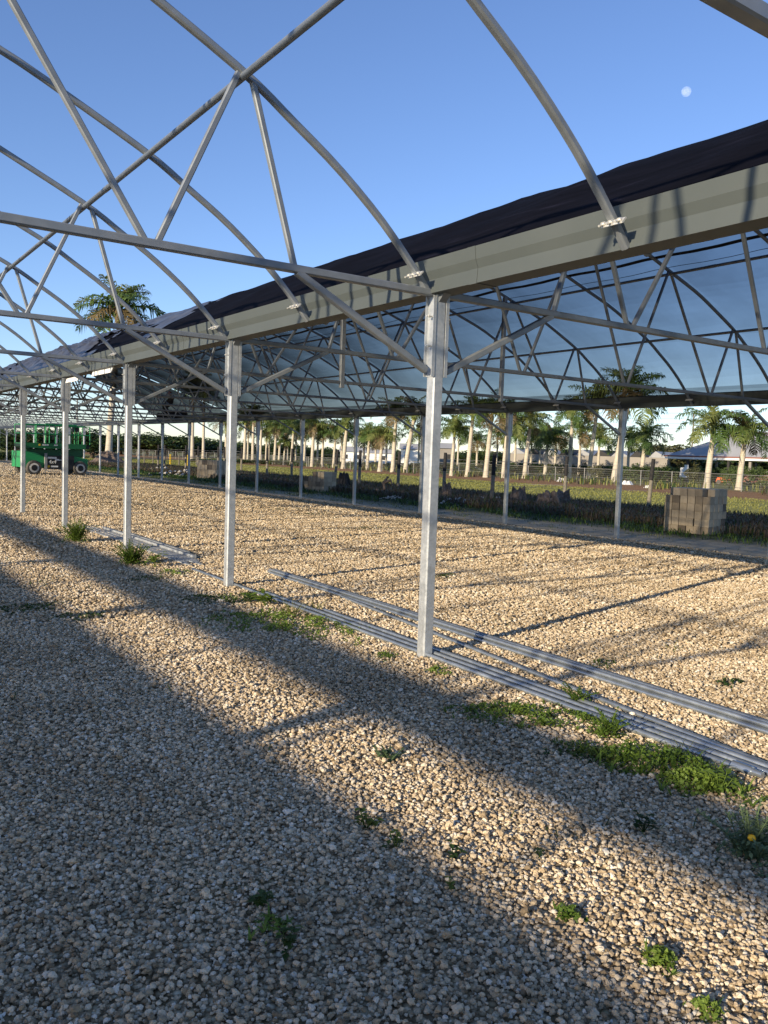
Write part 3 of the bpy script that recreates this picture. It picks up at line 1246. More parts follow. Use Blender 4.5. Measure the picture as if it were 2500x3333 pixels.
weed_at(thistle(70, .42, 'feathery_weed', M_WEED), 250, 1765, 'bushy feathery green weed at the foot of the fourth near post')
weed_at(thistle(60, .36, 'feathery_weed', M_WEED), 432, 1838, 'feathery green weed at the foot of the third near post')
weed_at(broadleaf(16, .22, .10), 505, 1848, 'broad leaved weed beside the flat bar bundle')
weed_at(mat_weed(.35, .25, .06, 500), 565, 1868, 'low scattered green weed beside the ends of the flat bars')
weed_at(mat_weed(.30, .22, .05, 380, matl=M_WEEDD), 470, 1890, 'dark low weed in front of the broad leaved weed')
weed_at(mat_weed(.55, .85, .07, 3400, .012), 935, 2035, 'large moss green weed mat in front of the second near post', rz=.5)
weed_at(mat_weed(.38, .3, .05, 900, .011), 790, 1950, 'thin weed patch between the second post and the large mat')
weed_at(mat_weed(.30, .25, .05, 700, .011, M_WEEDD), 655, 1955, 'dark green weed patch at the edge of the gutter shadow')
weed_at(broadleaf(12, .20, .11), 865, 1975, 'yellow green broad leaved seedling beside the front pipe')
weed_at(broadleaf(9, .16, .09), 815, 1965, 'smaller broad leaved seedling left of the large weed mat')
weed_at(tuft(40, .28), 955, 2005, 'tuft of long grass blades over the front pipe', 'grass tuft')
weed_at(tuft(16, .18), 1030, 1985, 'thin grass tuft between the two pipe bundles', 'grass tuft')
weed_at(mat_weed(.10, .09, .06, 620, .009), 1432, 2192, 'small round green cushion weed just right of the nearest post foot')
weed_at(mat_weed(.14, .09, .04, 240, .010), 1252, 2140, 'small flat weed left of the nearest post foot')
weed_at(mat_weed(.26, .62, .07, 3000, .010), 1770, 2345, 'long bright weed mat along the front pipe right of the nearest post', rz=.62)
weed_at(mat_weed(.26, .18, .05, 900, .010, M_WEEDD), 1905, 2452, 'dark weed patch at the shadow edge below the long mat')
weed_at(mat_weed(.10, .16, .05, 420, .010), 1660, 2330, 'small weed patch at the left end of the long mat')
weed_at(thistle(10, .20, 'feathery_weed', M_WEED), 1985, 2400, 'thin upright weeds against the front pipe')
weed_at(thistle(9, .18, 'feathery_weed', M_WEED), 1890, 2290, 'thin stalks growing over the front pipe')
weed_at(mat_weed(.20, .34, .13, 2600, .010), 2140, 2500, 'thick green weed cushion near the right edge', rz=.5)
weed_at(mat_weed(.17, .24, .10, 1700, .010), 2290, 2570, 'last green weed cushion of the row towards the right edge', rz=.5)
weed_at(broadleaf(14, .13, .055), 2340, 2590, 'yellow green leafy weed at the end of the cushion row')
weed_at(tuft(16, .22), 2215, 2470, 'upright stalks rising behind the thick weed cushion', 'grass tuft')
weed_at(tuft(10, .12), 2190, 2120, 'grass tuft lying flat on the sunlit yard near the right edge', 'grass tuft')

# thistle with a yellow bloom
th = thistle(26, .24, 'yellow_poppy_plant', M_THIST)
m = MB()
c0 = Vector((-.055, -.035, .115))
for k in range(6):
    a = k * 1.047
    V = []
    for t in np.linspace(0, 1, 5):
        r = .016 * math.sin(math.pi * min(.95, t * .8 + .1))
        w = .010 * math.sin(math.pi * min(.93, t * .85 + .08))
        dv = Vector((math.cos(a), math.sin(a), 0))
        sv = Vector((-math.sin(a), math.cos(a), 0))
        V += [c0 + dv * r + sv * w + Vector((0, 0, .028 * t)), c0 + dv * r - sv * w + Vector((0, 0, .028 * t))]
    m.add(V, [(2 * q, 2 * q + 1, 2 * q + 3, 2 * q + 2) for q in range(4)], 0, True)
m.build('flower', M_PETAL, th)
weed_at(th, 2440, 2800, 'blue green prickly plant with one yellow flower at the right edge', 'plant', rz=0)
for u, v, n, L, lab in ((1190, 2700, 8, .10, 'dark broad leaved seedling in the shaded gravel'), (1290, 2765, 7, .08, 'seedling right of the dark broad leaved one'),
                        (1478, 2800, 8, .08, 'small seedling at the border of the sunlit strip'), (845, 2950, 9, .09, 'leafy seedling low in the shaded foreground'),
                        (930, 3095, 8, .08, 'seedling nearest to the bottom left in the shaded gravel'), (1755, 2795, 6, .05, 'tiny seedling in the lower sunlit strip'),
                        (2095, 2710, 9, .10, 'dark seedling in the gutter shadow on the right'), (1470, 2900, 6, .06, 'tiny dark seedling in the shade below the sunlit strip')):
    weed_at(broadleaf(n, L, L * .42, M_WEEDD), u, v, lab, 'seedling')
for u, v, rx, n, lab in ((2147, 3135, .07, 330, 'green rosette weed near the bottom right corner'), (1853, 2990, .05, 160, 'small rosette in the lower sunlit strip'),
                         (2300, 3300, .05, 170, 'small rosette at the bottom edge on the right'), (870, 3040, .09, 260, 'flat dark rosette in the shaded foreground')):
    weed_at(mat_weed(rx, rx * .8, .05, n, .009), u, v, lab, 'seedling')
weed_at(thistle(8, .11), 1258, 2475, 'pale grey green thistle at the edge of the gutter shadow', 'weed')
for u, v, rx, ry, n, lab in ((70, 1985, .5, .25, 700, 'low grass patch in shade at the left edge'), (255, 2010, .3, .2, 380, 'low grass patch in shade right of the one at the left edge'),
                             (1000, 1675, .9, .25, 420, 'thin green patch far out on the sunlit yard'), (1180, 1722, 1.1, .25, 420, 'thin green patch in the middle of the sunlit yard'),
                             (1450, 1878, .35, .12, 260, 'thin green patch right of the nearest post'), (2160, 1790, .9, .3, 600, 'green patch at the far edge of the yard by the shade'),
                             (2370, 2230, .25, .1, 120, 'sparse green patch near the right edge of the yard'), (1950, 2170, .3, .1, 140, 'sparse green patch on the yard behind the pipe bundle'),
                             (900, 1660, .8, .2, 260, 'sparse green patch left of the thin yard patches')):
    weed_at(mat_weed(rx, ry, .04, n, .014, M_WEEDD), u, v, lab, rz=.3)


# verge plants: countless, one object each
def scatter_blades(name, n, xr, yr, L, w, mats, label, spread=.5, fn=None):
    """blades over a strip of ground, one mesh"""
    x = NPR.uniform(*xr, n)
    y = NPR.uniform(*yr, n)
    if fn:
        k = fn(x, y)
        x, y = x[k], y[k]
    n = len(x)
    z = np.where(x < AX + D, DZ * (x - AX) / D, DZ)
    a = NPR.uniform(0, 2 * np.pi, n)
    ln = L * NPR.uniform(.4, 1.2, n)
    dist = np.hypot(x, y)
    ww = w * (.5 + dist / 40)
    dx, dy = np.cos(a), np.sin(a)
    b = np.c_[x, y, z - .01]
    s = np.c_[-dy, dx, np.zeros(n)] * ww[:, None]
    mid = b + np.c_[dx * ln * spread * .4, dy * ln * spread * .4, ln * .7]
    tip = b + np.c_[dx * ln * spread * 1.1, dy * ln * spread * 1.1, ln * NPR.uniform(.6, 1.05, n)]
    V = np.stack([b - s, b + s, mid + s * .8, mid - s * .8, tip], 1).reshape(-1, 3)
    me = bpy.data.meshes.new(name)
    F = []
    for k in range(n):
        F += [(5 * k, 5 * k + 1, 5 * k + 2, 5 * k + 3), (5 * k + 3, 5 * k + 2, 5 * k + 4)]
    me.from_pydata(V.tolist(), [], F)
    for q in mats:
        me.materials.append(q)
    mi = np.repeat(NPR.integers(0, len(mats), n), 2)
    me.polygons.foreach_set('material_index', mi.astype(np.int32))
    o = bpy.data.objects.new(name, me)
    COL.objects.link(o)
    tag(o, label, kind='stuff')
    return o


def patchy(x, y):
    v = pnoise(x * .9, y * .7, 5)
    return v + NPR.normal(0, .35, len(x)) > -.1


scatter_blades('verge_grass', 26000, (16.9, 19.4), (7, 75), .07, .006, [M_WEEDD, M_GRASSY], 'short thin grass of the verge along the yard',
               fn=lambda x, y: pnoise(x * 1.3, y * .8, 2) + NPR.normal(0, .4, len(x)) + (y - 26) * .03 > .25)
scatter_blades('yard_seedlings', 30000, (-.5, 16.0), (1.8, 42), .06, .005, [M_WEEDD, M_WEEDD, M_WEED], 'thin scattered seedlings and moss between the stones of the yard', 1.3,
               lambda x, y: pnoise(x * 1.25, y * .95, 41) + .5 * pnoise(x * 4, y * 3, 43) + NPR.normal(0, .22, len(x)) > (.50 + .22 * (x < 4.2)))
scatter_blades('green_undergrowth', 22000, (18.6, 21.6), (7, 80), .17, .011, [M_WEEDD, M_WEEDD, M_WEED], 'low dark green undergrowth between verge and dead weeds', .9, patchy)
scatter_blades('dead_weeds', 80000, (20.6, 28.0), (8, 80), .36, .010, [M_DRY, M_DRY, M_DRY, M_DRY, M_DRY, M_WEEDD], 'dark brown dead weeds along the old fence', .5)
scatter_blades('lawn_grass', 40000, (28, 46), (10, 120), .11, .014, [M_GRASSY], 'mown lawn beyond the dead weeds', .6)
scatter_blades('fence_scrub', 8000, (52, 66), (18, 130), .65, .02, [M_GRASSY, M_DRY, M_WEEDD], 'tall scrubby grass along the chain link fence', .45,
               lambda x, y: pnoise(x * .5, y * .35, 8) + NPR.normal(0, .3, len(x)) > .15)


# ------------------------------------------------------------------ stumps, rubble, rocks
def rough_blob(name, r, h, matl, seed, jag=.3, top=.75, n=22, lv=9, flare=.25):
    rr = random.Random(seed)
    m = MB()
    ph = [rr.uniform(0, 6.28) for _ in range(5)]
    V = []
    for k in range(lv):
        t = k / (lv - 1)
        for j in range(n):
            a = 2 * math.pi * j / n
            q = r * (1 + flare * (1 - t) ** 2 - (1 - top) * t + .13 * math.sin(3 * a + ph[0] + t) + .10 * math.sin(5 * a + ph[1]) + .09 * math.sin(9 * a + ph[2] + 3 * t) + rr.gauss(0, .03))
            zz = h * t
            if k == lv - 1:
                zz += h * jag * (.5 * math.sin(2 * a + ph[3]) + .5 * math.sin(7 * a + ph[4])) + rr.gauss(0, h * jag * .25)
            V.append((q * math.cos(a), q * math.sin(a), zz - .05))
    V.append((0, 0, h * .75))
    F = [(k * n + j, k * n + (j + 1) % n, (k + 1) * n + (j + 1) % n, (k + 1) * n + j) for k in range(lv - 1) for j in range(n)]
    F += [((lv - 1) * n + j, (lv - 1) * n + (j + 1) % n, lv * n) for j in range(n)]
    m.add(V, F)
    return m.build(name, matl)


for u, v, r, h, lab in ((1454, 1626, .20, .75, 'narrow split grey stump half hidden by the nearest post'), (1686, 1643, .34, .72, 'tall shredded palm stump left of the far post'),
                        (1785, 1651, .42, .62, 'wide split palm stump beside a leaning fence post'), (1830, 1642, .30, .62, 'dark stump right beside the wide split one'),
                        (1119, 1592, .30, .85, 'black burnt stump right of the middle brown block stack')):
    o = rough_blob('tree_stump', r, h, M_TAR if 'burnt' in lab else M_STUMP, int(u), .17)
    p = ground_at(u, v)
    o.location = p
    tag(o, lab, 'stump', 'old stumps along the fence')
m = MB()
m.tube([(0, 0, 0), (.18, .05, .28), (.10, 0, .55), (.30, .1, .86)], .09, 8, scales=[1.2, .8, .9, .5])
m.tube([(.12, .02, .55), (.45, .05, .70), (.55, 0, .52)], .07, 8, scales=[1, .9, .5])
m.tube([(-.25, 0, .22), (.05, 0, .12), (.45, .1, .02)], .08, 8, scales=[.7, 1.1, .8])
tag(m.build('twisted_root', M_STUMP, loc=ground_at(1240, 1610), rz=-1.0), 'twisted grey root standing upright in the green undergrowth', 'root')


def rock(r, seed, matl=M_ROCK):
    rr = random.Random(seed)
    m = MB()
    n, lv = 8, 5
    V = []
    for k in range(lv):
        t = math.pi * (k + .5) / lv
        for j in range(n):
            a = 2 * math.pi * j / n
            q = r * rr.uniform(.75, 1.2)
            V.append((q * math.sin(t) * math.cos(a), q * math.sin(t) * math.sin(a) * .8, q * math.cos(t) * .6 + r * .3))
    F = [(k * n + (j + 1) % n, k * n + j, (k + 1) * n + j, (k + 1) * n + (j + 1) % n) for k in range(lv - 1) for j in range(n)]
    F += [tuple(range(n)), tuple(reversed(range((lv - 1) * n, lv * n)))]
    m.add(V, F)
    return m.build('rock', matl)


for u, v, n, sp, s, lab in ((1292, 1625, 90, .9, .045, 'flat heap of pale stones in the verge behind the nearest post'), (1480, 1640, 70, 1.3, .06, 'pale rubble heap left of the leaning fence post'),
                            (590, 1548, 70, 2.0, .10, 'pale rubble heap left of the far left block stack'), (525, 1536, 50, 1.8, .10, 'pale rubble heap behind the far row posts at the left')):
    p = ground_at(u, v)
    m = MB()
    for k in range(n):
        q = MB()
        x, y = RND.gauss(0, sp * .45), RND.gauss(0, sp * .45)
        r = s * RND.uniform(.5, 1.6)
        hgt = .18 * sp * math.exp(-(x * x + y * y) / (sp * sp * .2)) * RND.random()
        pts = [(x + r * RND.uniform(.7, 1.2) * a, y + r * RND.uniform(.7, 1.2) * b, hgt + r * (.6 + c * .7)) for a, b, c in
               ((1, 0, 0), (0, 1, 0), (-1, 0, 0), (0, -1, 0), (.1, .1, 1), (0, 0, -.8))]
        m.add(pts, [(0, 1, 4), (1, 2, 4), (2, 3, 4), (3, 0, 4), (1, 0, 5), (2, 1, 5), (3, 2, 5), (0, 3, 5)])
    tag(m.build('rubble_heap', M_ROCK, loc=p), lab, 'rubble heap', 'pale rubble heaps')
for u, v, r, lab in ((1570, 1632, .22, 'brown rock beside the leaning fence post'), (1620, 1634, .25, 'larger brown rock just left of the far post'),
                     (1235, 1600, .01, ''), (760, 1565, .16, 'pale rock in front of the leaning dark fence post'), (870, 1575, .2, 'pale rock in the undergrowth left of the middle stack')):
    if lab:
        o = rock(r, int(u))
        o.location = ground_at(u, v)
        tag(o, lab, 'rock', 'single rocks in the undergrowth')
o = block_mesh(.22, .16, .13).build('broken_block', M_CONC)
o.location = ground_at(1682, 1665)
o.rotation_euler = (0, 0, .6)
tag(o, 'single broken block in the weeds below the shredded stump', 'concrete block')
for u, v, s, lab in ((1828, 1567, .75, 'white plastic sack at the foot of the fence left of the far post'), (2040, 1577, .8, 'white plastic sack at the foot of the fence right of the far post'),
                     (2108, 1588, .5, 'flat pale sack beside the tilted fence post')):
    o = rough_blob('plastic_sack', s * .6, s * .45, M_RAG, int(u), .2, .5, 14, 5)
    o.location = ground_at(u, v)
    tag(o, lab, 'sack', 'sacks left along the fence')

# ------------------------------------------------------------------ old timber post fence
TP = [((29.69, 22.88), .9, 0), ((29.29, 27.35), .35, 1), ((23.67, 26.18), .45, 1), ((26.0, 32.3), .2, 0), ((25.82, 35.95), .25, 0), ((25.17, 38.74), .2, 0), ((26.9, 44.2), 1.1, 0),
      ((26.93, 49.85), .1, 0), ((26.01, 51.68), 0, 0), ((27.84, 62.91), -.2, 1), ((29.69, 63.71), .1, 0), ((28.28, 65.21), 0, 0), ((26.66, 65.53), 0, 0), ((24.83, 63.61), .1, 1),
      ((25.69, 70.8), .2, 0), ((24.44, 68.91), .3, 0)]
of = empty('timber_fence', (27, 40, DZ))
tag(of, 'old timber post fence with black tarred tops and loose wires', 'fence')
tops = []
for k, ((x, y), lean, tall) in enumerate(TP):
    m = MB()
    hgt = 2.08
    lx = lean * .12
    b = Vector((x, y, -.3))
    t1 = Vector((x + lx * .55, y - lx * .3, hgt * .56))
    t2 = Vector((x + lx, y - lx * .6, hgt))
    m.tube([b, b.lerp(t1, .5), t1], .085, 9, scales=[1.05, 1, .97])
    m.tube([t1 + Vector((0, 0, .001)), t1.lerp(t2, .5), t2], .09, 9, mi=1, scales=[1, .98, .9])
    o = m.build('fence_post', [M_WOOD, M_TAR])
    o.parent = of
    o.location = (-27, -40, 0)
    tops.append(t2)
wires = MB()
srt = sorted(tops, key=lambda p: p.y)
for fz in (.35, .6, .85):
    for a, b in zip(srt[:-1], srt[1:]):
        if (a - b).length > .5:
            p, q = Vector((a.x, a.y, a.z * fz)), Vector((b.x, b.y, b.z * fz))
            md = (p + q) / 2 - Vector((0, 0, .06))
            wires.tube([p, md, q], .005, 4)
o = wires.build('wire', M_WIRE)
o.parent = of
o.location = (-27, -40, 0)

# chain link fence with a top rail
M_MESH = mat('chain_link_mesh', (.30, .29, .25), .7, .2)
_t, _n, _l, _b = nodes(M_MESH)
_tr = _n.new('ShaderNodeBsdfTransparent')
_ms = _n.new('ShaderNodeMixShader')
_p = world_pos(M_MESH)
_sep = _n.new('ShaderNodeSeparateXYZ')
_l.new(_p, _sep.inputs[0])
_w = maths(M_MESH, 'FRACT', maths(M_MESH, 'MULTIPLY', _sep.outputs['Z'], 5.5))
_line = maths(M_MESH, 'LESS_THAN', _w, .16)
_fac = maths(M_MESH, 'ADD', maths(M_MESH, 'MULTIPLY', _line, .2), .05, True)
_l.new(_fac, _ms.inputs['Fac'])
_l.new(_tr.outputs[0], _ms.inputs[1])
_l.new(_b.outputs[0], _ms.inputs[2])
_l.new(_ms.outputs[0], _n['Material Output'].inputs['Surface'])
FL = [(52, 165), (53, 120), (53.2, 94), (53.8, 76), (57, 58), (58.5, 46), (58, 33), (57, 15)]
cf = empty('chain_link_fence', (53, 94, DZ))
tag(cf, 'long chain link fence with a pale top rail in front of the palms', 'fence')
off = Vector((-53, -94, 0))
rail, panel = MB(), MB()
for (a, b) in zip(FL[:-1], FL[1:]):
    a3, b3 = Vector((a[0], a[1], 1.28)), Vector((b[0], b[1], 1.28))
    rail.tube([a3, b3], .019, 6)
    panel.add([(a[0], a[1], .02), (b[0], b[1], .02), (b[0], b[1], 1.25), (a[0], a[1], 1.25)], [(0, 1, 2, 3)])
    L = (b3 - a3).length
    k = 0
    while k < L:
        q = a3.lerp(b3, k / L)
        m = MB()
        m.tube([(q.x, q.y, -.1), (q.x, q.y, 1.32)], .035, 6)
        o = m.build('fence_post', M_WIRE, cf)
        o.location = off
        k += 3.2
for mb, nm, mt in ((rail, 'top_rail', M_WIRE), (panel, 'mesh_panel', M_MESH)):
    o = mb.build(nm, mt, cf)
    o.location = off


# ------------------------------------------------------------------ royal palms
def crown_mesh(seed, n=17, L=1.0):
    rr = random.Random(seed)
    m = MB()
    for k in range(n):
        a = 2.39996 * k + rr.gauss(0, .25)
        lev = k / (n - 1)
        el = math.radians(80 - 92 * lev ** .9 + rr.gauss(0, 7))
        droop = rr.uniform(1.2, 1.9) * (.75 + .4 * lev)
        ln = L * rr.uniform(.82, 1.12) * (.72 if lev < .12 else 1)
        mi = 0 if rr.random() < .6 else (1 if rr.random() < .88 else 2)
        if lev > .86:
            mi = 2 if rr.random() < .22 else 0
        p = Vector((0, 0, 0))
        N = 11
        pts, dirs = [], []
        for s in range(N + 1):
            e = el - droop * (s / N) ** 1.35
            d = Vector((math.cos(a) * math.cos(e), math.sin(a) * math.cos(e), math.sin(e)))
            pts.append(p.copy())
            dirs.append(d)
            p = p + d * ln / N
        m.tube(pts, .017 * L, 4, mi=mi, scales=[1 - .85 * s / N for s in range(N + 1)], caps=False)
        for s in range(4, 3 * N + 1):
            t = s / (3 * N)
            i = min(int(t * N), N - 1)
            q = pts[i].lerp(pts[i + 1], t * N - i)
            d = dirs[i]
            side = d.cross(Vector((0, 0, 1)))
            if side.length < .05:
                side = Vector((-math.sin(a), math.cos(a), 0))
            side.normalize()
            up = side.cross(d)
            ll = ln * .36 * (math.sin(math.pi * min(1, t * .86 + .14)) ** .6) * rr.uniform(.8, 1.15)
            for sg in (-1, 1):
                for rep in range(1):
                    o = (side * sg + d * rr.uniform(.35, .8) + up * rr.uniform(-.1, .65) ).normalized()
                    w = d.cross(o).cross(o).normalized() * .0125 * L * rr.uniform(.8, 1.3)
                    p1 = q + o * ll * .55 - Vector((0, 0, ll * .06))
                    p2 = q + o * ll * .85 - Vector((0, 0, ll * rr.uniform(.3, .75)))
                    m.add([q - w * .6, q + w * .6, p1 + w, p1 - w, p2], [(0, 1, 2, 3), (3, 2, 4)], mi)
    return m


CROWNS = []
for s in range(5):
    o = crown_mesh(s + 3, n=(21, 18, 23, 20, 17)[s]).build('fronds', [M_FROND, M_FRONDY, M_FRONDB])
    CROWNS.append(o.data)
    bpy.data.objects.remove(o)


def palm(p, ztop, L, lean=(0, 0), shaft=.95, r=.26, label='', seed=0, bulge=.5, grp='royal palms beyond the fence', shaft_mat=None, rz=None):
    """trunk from p to height ztop (where the fronds start), smooth crownshaft below the fronds"""
    t = empty('royal_palm', p)
    hgt = ztop - p.z
    zt = hgt - shaft
    m = MB()
    n = 12
    pts, sc = [], []
    for k in range(n + 1):
        f = k / n
        pts.append((lean[0] * f ** 1.3, lean[1] * f ** 1.3, zt * f - (.05 if k == 0 else 0)))
        sc.append(.42 * math.exp(-f * 11) + .84 + .22 * math.sin(math.pi * min(1, f * 1.02)) * bulge - .16 * f)
    m.tube(pts, r * .73, 12, scales=sc)
    m.build('trunk', M_TRUNK, t)
    m = MB()
    dx, dy = lean[0], lean[1]
    q = [(dx, dy, zt - .002), (dx * 1.05, dy * 1.05, zt + shaft * .35), (dx * 1.1, dy * 1.1, zt + shaft * .75), (dx * 1.12, dy * 1.12, hgt + .12)]
    m.tube(q, r * .66, 10, scales=[.92, 1.0, .72, .4])
    m.build('crownshaft', shaft_mat or M_SHAFT, t)
    c = bpy.data.objects.new('fronds', CROWNS[seed % 5])
    COL.objects.link(c)
    c.parent = t
    c.location = (dx * 1.12, dy * 1.12, hgt)
    c.scale = (L, L, L)
    c.rotation_euler = (0, 0, seed * 1.3 if rz is None else rz)
    tag(t, label, 'palm tree', grp)
    return t


PALMS = [  # base u, v, crown u, v, frond length, trunk radius, label
    (2086, 1565, 2092, 1432, 2.9, .36, 'bushy low palm with a thick trunk just right of the far post'),
    (2300, 1592, 2309, 1398, 2.9, .36, 'palm with a swollen trunk standing behind the big block stack, left of the pair'),
    (2404, 1595, 2412, 1420, 3.0, .36, 'palm with a swollen trunk standing behind the right end of the big block stack'),
    (1998, 1569, 2030, 1292, 4.2, .40, 'tallest palm, rising behind the far post left of the block stack'),
    (1916, 1558, 1932, 1318, 3.3, .34, 'tall palm with a yellow crownshaft left of the tallest palm'),
    (1852, 1557, 1854, 1352, 2.7, .33, 'straight palm with a pale upright trunk behind the fence post and sack'),
    (1773, 1555, 1777, 1436, 2.5, .30, 'short palm with arching yellowish fronds between taller palms'),
    (1707, 1557, 1717, 1376, 2.5, .32, 'palm with a tapering trunk right of the second far post'),
    (1637, 1556, 1645, 1365, 2.6, .28, 'palm half hidden by the second far post'),
    (1581, 1554, 1592, 1350, 2.5, .35, 'thick tapering palm left of the second far post'),
    (1521, 1552, 1531, 1348, 2.5, .31, 'palm with a bright yellow crownshaft second from the nearest post'),
    (1469, 1549, 1474, 1402, 2.3, .26, 'slim palm with dry fronds right of the nearest post'),
    (1319, 1539, 1340, 1350, 2.8, .36, 'leaning thick palm left of the nearest post'),
    (1278, 1537, 1283, 1352, 2.6, .33, 'upright palm left of the leaning one'),
    (1235, 1535, 1241, 1428, 2.3, .30, 'low palm behind the twisted root'),
    (1195, 1530, 1199, 1425, 2.3, .30, 'low palm with green crown right of a far row post'),
    (1117, 1526, 1124, 1385, 2.4, .36, 'thick whitish palm above the burnt stump'),
    (1085, 1522, 1089, 1420, 2.2, .26, 'slim palm left of the thick whitish one'),
    (1048, 1519, 1050, 1412, 2.2, .26, 'slim palm above the middle brown block stack'),
    (1015, 1519, 1018, 1390, 2.5, .32, 'palm with reddish dry sheath left of the middle block stack'),
    (990, 1506, 993, 1385, 2.4, .32, 'palm close behind a far row post left of the middle stack'),
    (948, 1516, 952, 1395, 2.3, .28, 'palm beside a dark leaning fence post'),
    (923, 1512, 926, 1446, 1.9, .20, 'small young palm with arching light fronds'),
    (908, 1506, 911, 1388, 2.3, .30, 'palm left of the small young one'),
    (893, 1512, 896, 1400, 2.2, .30, 'palm with a short crown in the dense row'),
    (874, 1509, 875, 1408, 2.1, .24, 'slender palm of a close pair'),
    (866, 1509, 866, 1425, 2.0, .26, 'thicker palm of a close pair'),
    (847, 1509, 848, 1372, 2.3, .28, 'palm right of a far row post in the dense row'),
    (822, 1506, 822, 1352, 2.6, .34, 'tall palm with a clean pale trunk left of a far row post'),
    (795, 1503, 797, 1372, 2.5, .34, 'tall palm right of the second near post'),
]
for k, (u, v, cu, cv, L, r, lab) in enumerate(PALMS):
    p = ground_at(u, v)
    zt = height_over(p, cu, cv)
    fwd = math.hypot(p.x, p.y)
    sh = (cu - u) / CF * fwd
    right = Vector((p.y, -p.x, 0)).normalized() * sh
    o = palm(p, zt + .35, L * 1.12, (right.x - .0, right.y), .95 if zt > 4 else .7, r, lab, k, .6 if r > .3 else .35)
for k, (u, v, dist, zt, L, r, lab) in enumerate((
        (734, 1482, 150, 6.5, 2.6, .34, 'far palm beside the second near post'), (661, 1490, 140, 10.6, 3.2, .36, 'far tall palm right of two bare looking trunks'),
        (625, 1488, 140, 12.2, 3.2, .42, 'far tall palm whose crown shows through the cloth'), (1033, 1506, 125, 5.0, 2.4, .26, 'second row palm behind the middle block stack'),
        (1111, 1506, 125, 5.2, 2.4, .26, 'second row palm behind the thick whitish palm'), (1183, 1509, 125, 4.2, 2.4, .28, 'second row palm between two low palms'),
        (1257, 1512, 120, 4.2, 2.3, .26, 'second row palm behind the upright palm'), (1222, 1499, 150, 4.6, 2.5, .30, 'third row palm far back among the low palms'),
        (1362, 1510, 130, 5.0, 2.6, .26, 'back row palm hidden behind the nearest post'), (1490, 1500, 120, 5.6, 2.4, .22, 'dark second row palm right of the nearest post'),
        (1552, 1518, 120, 4.0, 2.2, .26, 'small dark palm between the trunks near the centre right'), (1617, 1500, 125, 5.2, 2.6, .22, 'dark crowned second row palm left of the second far post'),
        (1676, 1503, 115, 5.0, 2.6, .26, 'dark crowned second row palm right of the second far post'), (1728, 1510, 120, 5.1, 2.4, .26, 'second row palm behind the tapering trunk'),
        (1757, 1508, 125, 5.0, 2.3, .22, 'second row palm behind the short arching palm'), (1807, 1523, 115, 4.9, 2.6, .26, 'second row palm in front of the long pale wall'),
        (1886, 1510, 110, 5.6, 2.8, .28, 'dark second row palm between two tall palms'), (1948, 1515, 110, 4.8, 2.6, .28, 'dark second row palm right of the yellow crownshaft'),
        (2045, 1525, 105, 4.6, 2.4, .28, 'palm hidden behind the bushy low palm'), (962, 1500, 130, 5.3, 2.5, .25, 'second row palm left of the reddish sheath palm'),
        (935, 1500, 140, 5.6, 2.5, .25, 'back row palm above the young palm'), (806, 1498, 150, 5.8, 2.6, .26, 'back row palm between two tall ones'))):
    palm(toward(u, dist), zt, L * 1.25, (0, 0), .8, r, lab, k + 3, .3, 'second row palms')
# the lone big palm with a torn root ball
bp = ground_at(352, 1507)
bz = height_over(bp, 372, 1010)
big = palm(bp, bz, 5.6, (.9, -.3), 1.9, .50, 'big lone palm with a bulging trunk and torn root base behind the lift', 2, .45, 'royal palms beyond the fence', rz=.8)
rb = rough_blob('root_ball', 1.25, 1.3, M_STUMP, 5, .15, .45, 20, 8, .5)
rb.parent = big


# ------------------------------------------------------------------ broadleaf trees
def tree_mesh(seed, n, matl, leaf_s=.05):
    """unit tree: crown of leaf quads in clumps over an uneven volume, height 1"""
    rr = np.random.default_rng(seed)
    m = MB()
    cl = []
    for k in range(26):
        a = rr.uniform(0, 6.28)
        r = .40 * math.sqrt(rr.random())
        z = rr.uniform(.30, .86) - .35 * r
        cl.append((r * math.cos(a), r * math.sin(a), z, rr.uniform(.09, .19)))
    pts = []
    for c in cl:
        k = n // len(cl)
        d = rr.normal(size=(k, 3))
        d /= np.linalg.norm(d, axis=1)[:, None]
        rad = c[3] * rr.uniform(.75, 1.08, k)[:, None]
        pts.append(np.array(c[:3]) + d * rad * np.array([1, 1, .8]))
    leaves_cloud(m, np.vstack(pts), leaf_s * .5, 0, .25, rr, .8)
    return m


TREES = []
for s in range(4):
    o = tree_mesh(s, 2600, None).build('crown', M_TREE if s < 3 else M_TREE2)
    TREES.append(o.data)
    bpy.data.objects.remove(o)
tm = MB()
tm.tube([(0, 0, -.02), (.01, 0, .22), (0, .01, .45)], .03, 7, scales=[1.3, .9, .6])
for a in range(5):
    tm.tube([(0, 0, .25 + .03 * a), (.14 * math.cos(a * 1.3), .14 * math.sin(a * 1.3), .48), (.24 * math.cos(a * 1.3), .24 * math.sin(a * 1.3), .62)], .014, 5, scales=[1, .7, .4])
_o = tm.build('trunk', M_BARK)
TRUNK = _o.data
bpy.data.objects.remove(_o)


def tree(p, hgt, wid, kind, label, grp):
    t = empty('broadleaf_tree', p)
    for nm, me in (('trunk', TRUNK), ('crown', TREES[kind])):
        c = bpy.data.objects.new(nm, me)
        COL.objects.link(c)
        c.parent = t
        c.scale = (wid, wid, hgt)
        c.rotation_euler = (0, 0, RND.uniform(0, 6.28))
    tag(t, label, 'tree', grp)


